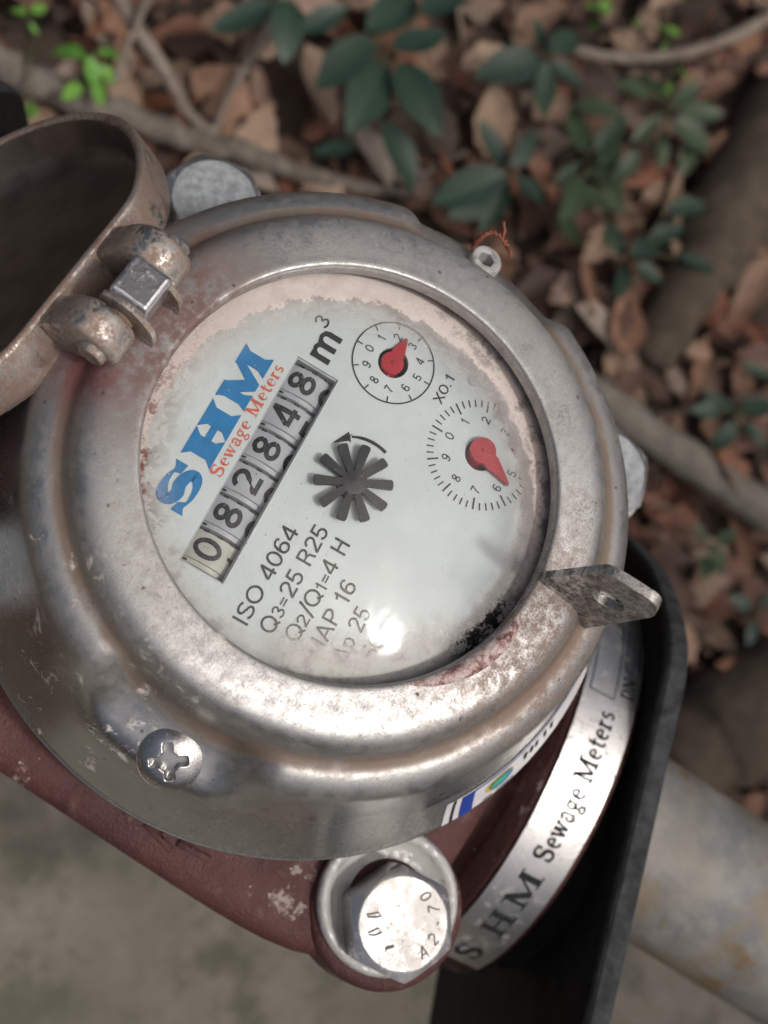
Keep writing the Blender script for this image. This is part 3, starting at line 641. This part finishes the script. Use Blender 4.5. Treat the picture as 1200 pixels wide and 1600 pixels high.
tag(ss, 'pale drilled sealing screw with hexagon socket at the far edge of the cover')
wire = []
for ph in (0, math.pi):
    base = spline([(62.5, 4.6, -19), (64.6, 4.6, -15.5), (66.4, 3.2, -14), (66.2, .6, -13.6), (65.4, -1.2, -14)], 14); pth = []
    for i, p in enumerate(base): pth.append((p[0]+.26*math.cos(i*.55+ph), p[1]+.26*math.sin(i*.55+ph), p[2]+.2*math.sin(i*.55+ph+1)))
    wire.append(tube(pth, .30, 6))
wire.append(tube([(66.4, .9, -13.6), (67.8, 1.4, -13), (68.4, 2.2, -12.8), (69.0, 2.8, -12.4)], .42, 6)); wire.append(tube([(65.6, -.8, -14), (64.6, -2.2, -13.6), (64.0, -3.0, -13.8)], .42, 6))
tag(obj('seal_wire', *join(*wire), MT['copper'], ss), 'twisted frayed copper seal wire')

# ---- latch tab
def rounded(pts, r, n=5):
    out = []
    for i, p in enumerate(pts):
        p = Vector(p); a = (Vector(pts[i-1])-p).normalized(); b = (Vector(pts[(i+1) % len(pts)])-p).normalized()
        rr = min(r, (Vector(pts[i-1])-p).length*.45, (Vector(pts[(i+1) % len(pts)])-p).length*.45)
        for k in range(n+1):
            t = k/n; q = (p+a*rr)*(1-t)**2+p*2*t*(1-t)+(p+b*rr)*t*t; out.append((q.x, q.y))
    return out
tp = rounded([(39.9, -1.2), (44.0, 23.0), (54.6, 24.6), (57.0, 19.5), (55.0, -8.5), (48, -2)], 2.2)       # (outward, up)
hole = circle(3.3, 28, 50.3, 12.5)
tv, tf = curve_fill([tp, hole], .95)
tab = obj('latch_tab', [(3.6-v[2]*1., -v[0], v[1]) for v in tv], tf, MT['tab'], meter, True, 35)
bm_ = tab.modifiers.new('bevel', 'BEVEL'); bm_.width = .00035; bm_.segments = 2; bm_.limit_method = 'ANGLE'
tag(tab, 'upright steel latch tab with a padlock hole')

# ---- hinge and lid
YH, ZH, PHI = 58.5, 3.0, 230
e_ = Vector((0, -math.cos(R_(PHI)), math.sin(R_(PHI)))); n_ = Vector((0, -math.sin(R_(PHI)), -math.cos(R_(PHI))))
LM = Matrix(((1, 0, 0, 0), (0, e_.y, n_.y, YH), (0, e_.z, n_.z, ZH), (0, 0, 0, 1)))    # local: x, away from hinge, inner side up
RL, CH, DC = 42.5, 37.5, 45.0
ol = []
for i in range(120):
    a = 2*math.pi*i/120; ol.append((RL*math.cos(a), RL*math.sin(a)))
cut = [(x, max(y, -CH)) for x, y in ol]
for _ in range(3): cut = [((cut[i-1][0]+2*cut[i][0]+cut[(i+1) % 120][0])/4, (cut[i-1][1]+2*cut[i][1]+cut[(i+1) % 120][1])/4) for i in range(120)]
lr = lambda s, h: [(x*s, y*s+DC, h) for x, y in cut]
lid = obj('lid', *xf(stack([lr(.945, -3.2), lr(.95, -.5), lr(.965, -.05), lr(.985, 0), lr(.998, -.5), lr(1.0, -1.2), lr(1.0, -8.4), lr(.985, -10.2), lr(.94, -11.2), lr(.5, -11.8), lr(.02, -12)], False, True), LM), MT['lidout'], meter)
tag(lid, 'open steel lid hanging back on its hinge, brown stained rim')
obj('lid_lining', *xf(stack([lr(.955, -.45), lr(.935, -1.6), lr(.925, -6.5), lr(.90, -8.6), lr(.80, -9.4), lr(.4, -9.6), lr(.02, -9.6)], False, True), LM), MT['lining'], lid)
for sx in (-8.4, 9.2):
    YL = YH-2.2
    pts = rounded([(YH+7.5, -9.5), (YL+2.0, 5.0), (YL-1.5, 8.4), (YL-6.8, 7.6), (YL-10.0, 4.4), (YL-10.0, .6), (YL-6.0, -2.6), (YH, -9.5)], 3.2, 6)
    rings = []
    for x, s in ((-3.6, .86), (-3.2, .95), (-2.4, 1), (2.4, 1), (3.2, .95), (3.6, .86)):
        cx_ = sum(p[0] for p in pts)/len(pts); cz_ = sum(p[1] for p in pts)/len(pts)
        rings.append([(sx+x, cx_+(p[0]-cx_)*s, cz_+(p[1]-cz_)*s) for p in pts])
    lg = obj('hinge_lug', *stack(rings), MT['lug'], lid, True, 60)
pin = move(xf(revolve([(.01, -13.9), (2.3, -13.9), (2.7, -13.4), (2.7, 13.4), (2.3, 13.9), (.01, 13.9)], 24), Matrix.Rotation(R_(90), 4, 'Y')), 0.5, YH-7.8, 3.2)
obj('hinge_pin', *pin, MT['lug'], meter, True, 50)
# folded bracket: top block and two cheeks reaching down to the cover
cheek = rounded([(YH-2.2-1, -6), (YH-2.2-1, 8.2), (YH-2.2-5, 9.6), (YH-2.2-8.0, 9.4), (YH-2.2-12.2, 5.6), (YH-2.2-13.0, 2.0), (YH-2.2-13.0, -2.6)], 1.2, 3)
for x in (-4.2, 4.0):
    rings = [[(x+q, p[0], p[1]) for p in cheek] for q in (0, 1.1)]
    obj('hinge_bracket', *stack(rings), MT['lug'], meter, False)
tb = [(x, y, z) for z, s in ((2.5, 1), (10.6, 1), (11.4, .9)) for x, y in [(a*4.1*s+.6, YH-8.2+b*3.9*s) for a, b in ((-1, -1), (1, -1), (1, 1), (-1, 1))]]
tbl = obj('hinge_block', tb, [(0, 1, 5, 4), (1, 2, 6, 5), (2, 3, 7, 6), (3, 0, 4, 7), (4, 5, 9, 8), (5, 6, 10, 9), (6, 7, 11, 10), (7, 4, 8, 11), (8, 9, 10, 11)], MT['zinc'], meter, False)
bv_ = tbl.modifiers.new('bevel', 'BEVEL'); bv_.width = .0005; bv_.segments = 3

# ---- flange bolts
def bolt_part():
    n = 48; AF = 10.9; rt_ = 9.75; V = []
    ang = [2*math.pi*i/n for i in range(n)]
    hr = [min(AF/math.cos(((a+math.pi/6) % (math.pi/3))-math.pi/6), 12.35) for a in ang]
    ring = lambda rr, z: [(r_*math.cos(a), r_*math.sin(a), z) for a, r_ in zip(ang, rr)]
    return stack([ring([r_*.985 for r_ in hr], -10.2), ring(hr, -9.8), [(r_*math.cos(a), r_*math.sin(a), -(r_-rt_)*.62-.15) for a, r_ in zip(ang, hr)], ring([rt_+.12]*n, -.12), ring([rt_-.15]*n, .02), ring([rt_*.8]*n, -.06), ring([rt_*.5]*n, -.32), ring([rt_*.2]*n, -.42), ring([.05]*n, -.42)], True, True)
bp = bolt_part()
def mark_part(k):
    if k == 0:
        t = [(ch, a) for ch, a in zip('A2-70', (-62, -36, -10, 14, 38))]; out = []
        for ch, a in t:
            g = text(ch, 2.6, 0, 0, None, center=True); r_ = 7.4
            out.append(xf(g, Matrix.Rotation(R_(a+14), 4, 'Z') @ Matrix.Translation((r_, 0, 0)) @ Matrix.Rotation(R_(70), 4, 'Z')))
        V, Fc = join(*out); V = [(v[0], v[1], .03+v[2]) for v in V]
        J = [stroke([(-8.2, 1.4), (-5.6, 2.0), (-4.9, 1.2), (-6.2, 1.0), (-8.0, 1.0)], .4), stroke([(-7.6, -2.2), (-5.4, -1.2), (-4.6, -2.0), (-6.0, -2.6), (-7.4, -2.6)], .4), stroke([(-3.6, -5.2), (-1.6, -4.6)], .6)]
        return join((V, Fc), *[move(j, 0, 0, .03) for j in J])
    J = [stroke([(-4.8, 4.4), (-4.8, 2.2), (-5.6, 1.5), (-6.6, 2.2)], .42), stroke([(-1.8, 5.0), (-1.8, 2.8), (-2.6, 2.1), (-3.5, 2.7)], .42), stroke([(-3.4, -1.4), (-3.0, -1.2)], .4)]
    return join(*[move(j, 0, 0, .03) for j in J])
BROT = (66, 50, 20, 70)
for i, (bx, by) in enumerate(BOLT):
    tx, ty = (-60.2, -65.6) if i == 0 else (bx, by)
    M = Matrix.Translation((tx, ty, -48.0 if i == 0 else -50.0)) @ Matrix.Rotation(R_(BROT[i]), 4, 'Z')
    b = obj('flange_bolt', *xf(bp, M), MT['bolt' if i == 0 else 'dullbolt'], meter, True, 28); b.data.materials.append(MT['steel'].m)
    for pq in b.data.polygons: pq.material_index = 1 if pq.index < 48*3 else 0
    MR = Matrix.Translation((tx, ty, -48.0 if i == 0 else -50.0)) @ Matrix.Rotation(R_(-62 if i == 0 else 100), 4, 'Z')
    if i in (0, 2): obj('head_marking', *xf(mark_part(0 if i == 0 else 1), MR), MT['etch'] if i else plain('stamped_grey', (.16, .15, .14), .7), b, False)
    wv = revolve([(9, -57.4), (12.0, -57.3), (13.2, -56.2), (14.4, -55.3), (15.4, -55.5), (16.0, -56.5), (15.9, -57.9)], 48)
    if i: wv = ([(v[0]*.82, v[1]*.82, v[2]) for v in wv[0]], wv[1])
    obj('washer', *move(wv, bx+1.2*(i == 0), by+1.3*(i == 0), 0), MT['washer'], b)

# ---- warranty sticker and clear film wrapped on the skirt
def skirt(th_deg, z, off):
    th = R_(th_deg); best = None
    for k in range(NK-6):
        p, q = cap_pt(th, k), cap_pt(th, k+1)
        if p[2] >= z > q[2] and p[2]-q[2] > 1e-6:
            t = (p[2]-z)/(p[2]-q[2]); x = p[0]+(q[0]-p[0])*t; y = p[1]+(q[1]-p[1])*t; r = math.hypot(x, y)+off
            best = (r*math.cos(th), r*math.sin(th), z+off*.3)
    return best
def patch(a0, a1, z0, z1, off, n=16, m=5, zs=0.):
    V = [skirt(a0+(a1-a0)*i/n, z0+(z1-z0)*j/m+zs*(i/n), off) for i in range(n+1) for j in range(m+1)]
    return V, [(i*(m+1)+j, (i+1)*(m+1)+j, (i+1)*(m+1)+j+1, i*(m+1)+j+1) for i in range(n) for j in range(m)]
obj('clear_film', *patch(229, 282, -29, -43.6, .12), MT['film'], meter)
stk = obj('sticker', *patch(237.1, 276.6, -33.2, -43.9, .22), MT['white'], meter); tag(stk, 'white sticker with blue border and oval emblem on the cover skirt')
obj('printed_border', *join(patch(240.4, 243.2, -33.9, -43.9, .32, 4), patch(243.2, 276.6, -33.9, -34.7, .32, 20, 2)), MT['stblue'], stk)
obj('printed_rule', *patch(238.5, 239.1, -33.3, -43.9, .32, 2), MT['ink'], stk)
def oval(a, z, ra, rz, off, n=24):
    c = [skirt(a, z, off)]+[skirt(a+ra*math.cos(2*math.pi*i/n), z+rz*math.sin(2*math.pi*i/n), off) for i in range(n)]
    return c, [(0, 1+i, 1+(i+1) % n) for i in range(n)]
obj('emblem', *oval(249.2, -39.0, 3.3, 3.0, .34), MT['yellow'], stk); obj('emblem', *oval(249.5, -39.0, 2.8, 2.5, .42), MT['teal'], stk); obj('emblem', *oval(248.9, -38.3, 2.1, 1.2, .50), MT['green'], stk)
obj('printed_text', *join(*[patch(a, a+.8, -36.8, -40.0, .34, 2, 2) for a in (255.1, 256.8, 258.2, 260.6, 262.6)], patch(255.1, 257.6, -38.2, -38.6, .36, 2, 1), patch(245.6, 247.6, -42.9, -43.3, .34, 2, 1), patch(248.6, 252.6, -42.9, -43.3, .34, 2, 1)), MT['ink'], stk)

# ==================================================================== PIPES
def flange_pipe(sign, label):
    root = empty('pipe', (0, 0, ZG), label, 'pipe')
    FM = Matrix.Translation((-3, -112.0, -132)) @ Matrix.Rotation(R_(16.5), 4, 'Z') @ Matrix.Rotation(R_(-5), 4, 'X')
    if sign > 0: FM = Matrix.Translation((-8, 116, -138)) @ Matrix.Rotation(R_(186), 4, 'Z')
    n = 96
    rr = lambda r, y: [(r*math.sin(2*math.pi*i/n), y, r*math.cos(2*math.pi*i/n)) for i in range(n)]
    fp = rounded([(-114, 64), (37, 68.8), (52, 57.5), (68, 38), (87, 2), (80, -52), (42, -84), (-42, -84), (-110, -60), (-136, -10), (-134, 38)], 9, 6)  # left side widened to cover the dark area below the front bolt
    if sign > 0: fp = rounded([(-60, 62), (30, 66), (56, 54), (72, 30), (82, 0), (74, -48), (40, -78), (-40, -78), (-74, -48), (-84, 0), (-78, 36)], 9, 6)
    fr = lambda k, y: [(x*k, y, z*k) for x, z in fp]
    fl = obj('pipe_flange', *xf(stack([fr(.12, 1.2), fr(.975, 1.2), fr(.985, .8), fr(.989, 0)], False, False), FM), MT['black'], root, True, 60)
    obj('flange_rim', *xf(stack([fr(.9893, .2), fr(1, -.6), fr(1, -4.6), fr(.993, -5.3), fr(.12, -5.4)], False, False), FM), MT['grey'], fl, True, 40)
    d = 1 if sign > 0 else -1
    pth = [(3, 105*d, -140), (5, 150*d, -140), (9, 260*d, -140), (13, 420*d, -140)]+[(14+2*math.sin(R_(a)), (420+70*math.sin(R_(a)))*d, -140-70*(1-math.cos(R_(a)))) for a in (15, 30, 45, 60, 75, 90)]+[(16, 490*d, -300), (16, 490*d, -ZG*1000-120)]
    pth = spline(pth, 3)
    obj('pipe_run', *tube(pth, 26.5, 40), MT['pipe'], root)
    col = obj('pipe_collar', *xf(stack([rr(28.5, -5), rr(33, -6), rr(32, -16), rr(28.5, -19)], False, False), FM), MT['pipe'], root)
    return root
flange_pipe(-1, 'grey flaking galvanised pipe with black flange at the lower right')
flange_pipe(1, 'second pipe with black flange partly hidden behind the open lid')

# ==================================================================== GROUND, SLAB
def ground():
    V, Fc = [], []; n = 90
    xs = [(-1+2*i/n) for i in range(n+1)]
    f = lambda t: math.copysign(abs(t)**3, t)*40+t*.9
    for i in range(n+1):
        for j in range(n+1):
            x, y = f(xs[i]), f(xs[j]); d = math.hypot(x, y)
            z = noise.noise(Vector((x*3, y*3, 0)))*.012 if d < 4 else noise.noise(Vector((x*.2, y*.2, 0)))*.2*min(1, (d-4)/10)
            V.append(((x+.3)*1000, y*1000, z*1000-8))
    for i in range(n):
        for j in range(n): Fc.append((i*(n+1)+j, (i+1)*(n+1)+j, (i+1)*(n+1)+j+1, i*(n+1)+j+1))
    return V, Fc
gr = tag(obj('ground', *ground(), MT['soil']), None, None, None, 'structure')
sv = rounded([(-1400, -900), (70, -900), (78, -180), (86, 120), (60, 150), (-1400, 170)], 20, 4)
V, Fc = prism(sv, -60, 16, 6); slab = tag(obj('pavement', V, Fc, MT['conc'], None, True, 40), None, None, None, 'structure')

# photo pixel (1200 x 1600) -> point at height z mm above the soil
def at(px, py, z):
    d = [sum(CAM_R[k][i]*q for k, q in enumerate(((px-600)/2000, (py-800)/2000, 1))) for i in range(3)]
    t = (z-ZG*1000-CAM_P[2])/d[2]; return Vector((CAM_P[0]+t*d[0], CAM_P[1]+t*d[1], z))

# ---- dry leaves: those in view are pieces of the ground, the rest one mass
def leaf_shape(L, W, curl, fold, wav, seed, nu=7, teeth=0.):
    rs = random.Random(seed); V, Fc = [], []
    for i in range(nu+1):
        t = i/nu; wd = W*.5*(math.sin(math.pi*t**.85)**.75)*(1+rs.uniform(-wav, wav)) if 0 < t < 1 else .3
        for s in (-1, -.5, 0, .5, 1):
            z = fold*abs(s)*wd*1.0 + curl*((t-.5)**2*4-.35)*L*.25 + rs.uniform(-1, 1)*wav*3
            V.append((t*L-L/2, s*wd, z))
    for i in range(nu):
        for q in range(4): Fc.append((i*5+q, (i+1)*5+q, (i+1)*5+q+1, i*5+q+1))
    return V, Fc
DRY = []
for k in range(8):
    rs = random.Random(40+k); L = rs.uniform(28, 54)
    DRY.append(leaf_shape(L, L*rs.uniform(.38, .62), rs.uniform(-.5, .8), rs.uniform(-.25, .6), .24, k, 7))
def rotm(rs, tilt): return Matrix.Rotation(rs.uniform(0, 6.283), 4, 'Z') @ Matrix.Rotation(rs.gauss(0, tilt), 4, 'X') @ Matrix.Rotation(rs.gauss(0, tilt), 4, 'Y')
dry_me = [new_mesh('dry_leaf', *p) for p in DRY]
for m in dry_me: m.materials.append(MT['dry'].m)
rs = random.Random(11); cnt = 0; tries = 0
def in_slab(x, y): return x < 88 and y < 165
while cnt < 300 and tries < 6000:
    tries += 1
    px, py = rs.uniform(-40, 1240), rs.uniform(-60, 1260); h = rs.uniform(4, 26); p = at(px, py, h)
    if in_slab(p.x, p.y) and rs.random() > .04: continue
    dx, dy = px-500, py-800
    if math.hypot(dx, dy) < 430: continue
    if py > 980 and px > 1080 and rs.random() > .25: continue
    if in_slab(p.x, p.y): p.z += 14
    o = bpy.data.objects.new('dry_leaf', rs.choice(dry_me)); COL.objects.link(o); o.parent = gr; cnt += 1
    o.matrix_world = Matrix.Translation(p*.001) @ rotm(rs, .42) @ Matrix.Scale(rs.uniform(.6, 1.2), 4)
parts = []
for i in range(5200):
    a = rs.uniform(0, 6.283); d = (2.0 if i % 4 == 0 else .62)*math.sqrt(rs.random())
    x, y = 330+d*1000*math.cos(a), -60+d*1000*math.sin(a)
    if in_slab(x, y): continue
    if y > 165 and x < 88 and d > 1.2 and i % 4: continue
    parts.append(xf(rs.choice(DRY), Matrix.Translation((x, y, rs.uniform(-4, 12))) @ rotm(rs, .4) @ Matrix.Scale(rs.choice((.22, .35, .5, .8, 1.0))*rs.uniform(.8, 1.2), 4)))
lit = obj('leaf_litter', *join(*parts), MT['dryi'], gr); tag(lit, 'brown fallen leaves covering the soil', None, None, 'stuff')

# ---- living plants, leaf by leaf
GL = [leaf_shape(100, w, c, f, .03, 70+i, 9) for i, (w, c, f) in enumerate(((46, -.25, .22), (40, .2, .28), (52, -.35, .15)))]
gm = {k: [new_mesh('leaf', *p) for p in GL] for k in ('leafa', 'leafb', 'lime')}
for k in gm:
    for m in gm[k]: m.materials.append(MT[k].m)
def plant(name, label, root_px, leaves, kind, hh, group=None):
    rp = at(*root_px, 0); t = empty(name, tuple(rp*.001), label, 'plant', group); rsd = random.Random(hash(root_px) % 1000)
    st_ = []; node = at(*root_px, hh*.8)-rp
    st_.append(tube([(0, 0, -10), tuple(node*.5+Vector((3, -2, 0))), tuple(node)], [1.5, 1.2, .9], 6))
    for (bx, by), (tx_, ty_) in leaves:
        h = hh+rsd.uniform(-16, 16); b = at(bx, by, h)-rp; tip = at(tx_, ty_, h+rsd.uniform(-14, 8))-rp
        d = tip-b; L = d.length; x = d.normalized(); y = Vector((0, 0, 1)).cross(x).normalized()
        y = (y+Vector((0, 0, rsd.uniform(-.35, .35)))).normalized(); z = x.cross(y).normalized(); y = z.cross(x)
        o = bpy.data.objects.new('leaf', rsd.choice(gm[kind])); COL.objects.link(o); o.parent = t
        M = Matrix(((x.x, y.x, z.x, 0), (x.y, y.y, z.y, 0), (x.z, y.z, z.z, 0), (0, 0, 0, 1)))
        o.matrix_basis = Matrix.Translation((b+d*.5)*.001) @ M @ Matrix.Scale(L/100, 4)
        st_.append(tube([tuple(node), tuple((node+b)*.5+Vector((0, 0, 4))), tuple(b+d*.08)], [.8, .7, .5], 5))
    obj('stem', *join(*st_), MT['stem'], t)
    return t
plant('seedling', 'dark green seedling with broad leaves at the top centre of the litter', (612, 90),
      [((600, 92), (545, 208)), ((622, 95), (690, 212)), ((585, 58), (493, 138)), ((612, 78), (697, 52)), ((575, 48), (655, -6)), ((600, 185), (648, 300)), ((560, 228), (490, 238)), ((655, 20), (730, -10))], 'leafa', 70)
plant('seedling', 'dark leafy seedling cut off by the top edge, left of centre', (455, 10), [((430, 8), (328, 50)), ((448, -5), (445, 98)), ((470, 48), (545, 10)), ((400, -12), (360, -40))], 'leafa', 70)
plant('seedling', 'low dark seedling with five spread leaflets right of the broad-leaved one', (855, 85), [((848, 92), (742, 118)), ((853, 95), (848, 185)), ((862, 92), (912, 138)), ((850, 80), (836, 30)), ((862, 80), (905, 52))], 'leafa', 60)
plant('seedling', 'blue-green seedling just beyond the copper seal wire', (795, 268), [((792, 262), (748, 186)), ((800, 262), (838, 205)), ((788, 272), (672, 318)), ((794, 280), (752, 366)), ((806, 275), (852, 318)), ((770, 300), (700, 342))], 'leafa', 55)
plant('seedling', 'mid green seedling with small leaves right of the copper wire', (925, 250), [((915, 240), (892, 168)), ((930, 240), (978, 182)), ((905, 255), (862, 292)), ((920, 262), (980, 305)), ((912, 275), (878, 342)), ((935, 262), (968, 222)), ((895, 165), (975, 178)), ((950, 345), (965, 398)), ((900, 300), (985, 332)), ((875, 330), (905, 385))], 'leafb', 45)
plant('seedling', 'mid green seedling under the curved vine at the upper right', (1045, 170), [((1040, 160), (1000, 110)), ((1050, 165), (1095, 130)), ((1035, 180), (985, 225)), ((1052, 185), (1110, 238)), ((1040, 200), (1030, 268)), ((1060, 175), (1130, 178)), ((1020, 150), (960, 130)), ((1085, 215), (1065, 275)), ((1000, 235), (960, 285))], 'leafb', 45)
plant('seedling', 'dark seedling among red-brown leaves near the right edge', (985, 405), [((980, 398), (945, 360)), ((990, 400), (1030, 372)), ((980, 412), (962, 470)), ((992, 412), (1035, 440)), ((1010, 380), (1070, 352)), ((1060, 400), (1120, 425)), ((1040, 330), (1105, 318))], 'leafa', 40)
plant('seedling', 'dark seedling above the grey pole at the right edge', (1155, 650), [((1148, 645), (1095, 612)), ((1158, 645), (1205, 628)), ((1150, 658), (1112, 708)), ((1162, 660), (1198, 700)), ((1160, 570), (1205, 590)), ((1130, 640), (1080, 642))], 'leafa', 40)
plant('seedling', 'pale green seedling below the grey pole', (1110, 860), [((1105, 850), (1082, 815)), ((1112, 855), (1130, 900)), ((1118, 850), (1150, 830)), ((1108, 868), (1098, 905))], 'leafb', 35)
plant('seedling', 'dark seedling at the right edge level with the latch tab', (1180, 960), [((1175, 952), (1140, 930)), ((1185, 955), (1215, 925)), ((1180, 968), (1168, 1010))], 'leafa', 35)
plant('sprout', 'bright green sprout left of the forked twig', (140, 110), [((132, 88), (80, 78)), ((138, 85), (150, 140)), ((150, 80), (190, 88)), ((148, 120), (158, 168)), ((128, 130), (96, 158)), ((160, 100), (176, 132))], 'lime', 60)
plant('sprout', 'tiny bright green sprout at the upper left corner', (45, 30), [((40, 22), (18, 12)), ((50, 22), (70, 8)), ((46, 36), (60, 55)), ((40, 160), (58, 182)), ((52, 168), (36, 190))], 'lime', 45)
plant('sprout', 'tiny lime sprout by the curved vine', (1042, 60), [((1040, 52), (1028, 38)), ((1044, 55), (1058, 46)), ((1000, 42), (986, 28)), ((1040, 66), (1036, 80)), ((1060, 110), (1078, 128)), ((1050, 128), (1040, 148))], 'lime', 40)
plant('sprout', 'tiny lime sprout at the top edge right of centre', (935, 25), [((932, 18), (918, 4)), ((938, 20), (950, 2)), ((934, 30), (922, 46))], 'lime', 40)

# ---- twigs, vine, root, pole
def stick(name, label, cat, pts, rad, mat, group=None, rough=.8, n=9):
    P = [at(x, y, h) for x, y, h in pts]; base = P[0].copy(); sp = spline([p-base for p in P], 7); rr = random.Random(len(label))
    sp = [p+Vector((rr.uniform(-1, 1), rr.uniform(-1, 1), rr.uniform(-1, 1)))*rough for p in sp]
    k = len(sp); rs_ = [rad[0]+(rad[1]-rad[0])*i/(k-1)*1.0+rr.uniform(-.08, .08)*rad[0] for i in range(k)]
    o = obj(name, *tube(sp, rs_, n), MT[mat]); o.location = base*.001; return tag(o, label, cat, group)
stick('twig', 'pale forked twig slanting down from the top left', 'twig', [(165, -40, 60), (215, 45, 55), (262, 120, 45), (300, 185, 30), (345, 215, 22)], (4.6, 3.2), 'twig')
stick('twig', 'thin grey twig crossing in front of the pale forked twig', 'twig', [(240, -20, 62), (205, 60, 70), (180, 130, 60)], (2.4, 1.6), 'twig')
stick('twig', 'long brown twig leaning left from the top edge', 'twig', [(452, -20, 60), (405, 70, 50), (360, 140, 38), (335, 200, 24)], (3.2, 2.4), 'twig')
stick('twig', 'short grey twig beside the blue-green seedling', 'twig', [(640, 290, 16), (690, 255, 22), (730, 235, 20)], (1.8, 1.2), 'twig')
stick('root', 'thick weathered root running from the left edge behind the lid', 'root', [(-60, 70, 30), (60, 130, 32), (190, 180, 32), (330, 225, 30), (470, 268, 26), (640, 305, 18)], (11, 3.0), 'root', None, 1.6, 14)
stick('vine', 'grey vine curving across the upper right', 'vine', [(862, 62, 40), (905, 80, 44), (985, 90, 46), (1070, 82, 44), (1150, 55, 48), (1240, 5, 50)], (3.0, 4.4), 'twig', None, .5)
stick('pole', 'straight grey wooden pole lying on leaves at the right', 'pole', [(900, 600, 18), (1000, 668, 18), (1100, 735, 18), (1260, 842, 18)], (11, 11.5), 'pole', None, .25, 18)
stick('twig', 'thin red-brown twig above the grey pole', 'twig', [(1020, 650, 26), (1110, 632, 30), (1215, 612, 26)], (2.0, 1.6), 'earth')
stick('log', 'smooth brown log along the upper right edge', 'log', [(1010, 560, 2), (1080, 440, 14), (1150, 320, 20), (1240, 180, 20)], (16, 34), 'earth', None, 1.5, 16)
stick('log', 'dark mossy log beside the galvanised pipe', 'log', [(1060, 1180, 0), (1150, 1130, 10), (1290, 1080, 14)], (30, 42), 'earth', None, 1.5, 16)

# ==================================================================== OVERHANGING TREES (sparse one dapples the sun, dense one added to darken the reflection)
def tree(name, label, base, height, lean, crown_c, crown_r, nleaf, seed):
    rr = random.Random(seed); t = empty(name, (base[0], base[1], 0), label, 'tree')
    b = Vector((0, 0, -.1)); top = Vector((lean[0], lean[1], height)); cc = Vector(crown_c)-Vector((base[0], base[1], 0))
    path = spline([b, b.lerp(top, .4)+Vector((.12, -.05, 0)), b.lerp(top, .75), top], 5)
    parts = [tube([p*1000 for p in path], [110-80*i/(len(path)-1) for i in range(len(path))], 12)]
    limbs = []
    for k in range(16):
        s = path[int(len(path)*rr.uniform(.5, .98))]; e = cc+Vector((rr.uniform(-1, 1)*crown_r[0], rr.uniform(-1, 1)*crown_r[1], rr.uniform(-.8, .8)*crown_r[2]))*.85
        mid = s.lerp(e, .5)+Vector((rr.uniform(-.2, .2), rr.uniform(-.2, .2), rr.uniform(.05, .3)))
        sp = spline([s, mid, e], 5); parts.append(tube([p*1000 for p in sp], [30-24*i/(len(sp)-1) for i in range(len(sp))], 7)); limbs.append(sp)
    obj('trunk', *join(*parts), MT['bark'], t)
    V, Fc = [], []
    cl = []
    for k in range(nleaf//26):
        sp = rr.choice(limbs); p = sp[int(rr.uniform(.25, 1)*(len(sp)-1))]
        cl.append(p+Vector((rr.gauss(0, .26), rr.gauss(0, .26), rr.gauss(0, .20))))
    for c in cl:
        for _ in range(26):
            p = c+Vector((rr.gauss(0, .12), rr.gauss(0, .12), rr.gauss(0, .09))); L = rr.uniform(.05, .095)
            M = (Matrix.Rotation(rr.uniform(0, 6.28), 3, 'Z') @ Matrix.Rotation(rr.gauss(0, .6), 3, 'X') @ Matrix.Rotation(rr.gauss(0, .6), 3, 'Y'))
            n = len(V)
            for q in ((-.5, 0, 0), (-.1, .24, .02), (.25, .17, .01), (.5, 0, -.05), (.25, -.17, .01), (-.1, -.24, .02)): V.append(tuple((p+M @ Vector(q)*L)*1000))
            Fc.append((n, n+1, n+2, n+3, n+4, n+5))
    obj('crown', V, Fc, MT['canopy'], t, False)
    return t
tree('tree', 'dense leafy tree added overhead to darken the dial glass reflection', (2.3, 1.5), 3.6, (-1.1, -.9), (.95, .35, 3.4), (1.5, 1.6, .6), 15000, 3)  # unseen tree added to darken the glass reflection and the ground behind
tree('tree', 'sparse tree on the sun side, its sky gaps reflected as white patches in the glass', (-1.2, -3.4), 3.3, (.6, .9), (-.2, -1.7, 3.3), (1.3, .9, .6), 6500, 21)

# ---- the wood all round, beyond the picture: one mass of foliage that keeps the low sky out
def woodland():
    rr = random.Random(5); V, Fc = [], []
    for i in range(9000):
        a = rr.uniform(0, 6.283); d = 3.6+2.2*rr.random()**1.5+.5*math.sin(a*3); z = 5.0*rr.random()**1.15*(1+.25*math.sin(a*5+1))
        p = Vector((d*math.cos(a)+.2, d*math.sin(a), z)); L = rr.uniform(.16, .36)
        M = Matrix.Rotation(rr.uniform(0, 6.28), 3, 'Z') @ Matrix.Rotation(rr.gauss(0, .7), 3, 'X') @ Matrix.Rotation(rr.gauss(.4, .7), 3, 'Y'); n = len(V)
        for q in ((-.5, 0, 0), (-.1, .24, .02), (.25, .17, .01), (.5, 0, -.05), (.25, -.17, .01), (-.1, -.24, .02)): V.append(tuple((p+M @ Vector(q)*L)*1000))
        Fc.append((n, n+1, n+2, n+3, n+4, n+5))
    return V, Fc
tag(obj('woodland', *woodland(), MT['canopy'], None, False), 'dense green woodland surrounding the meter beyond the picture', 'woodland', None, 'stuff')
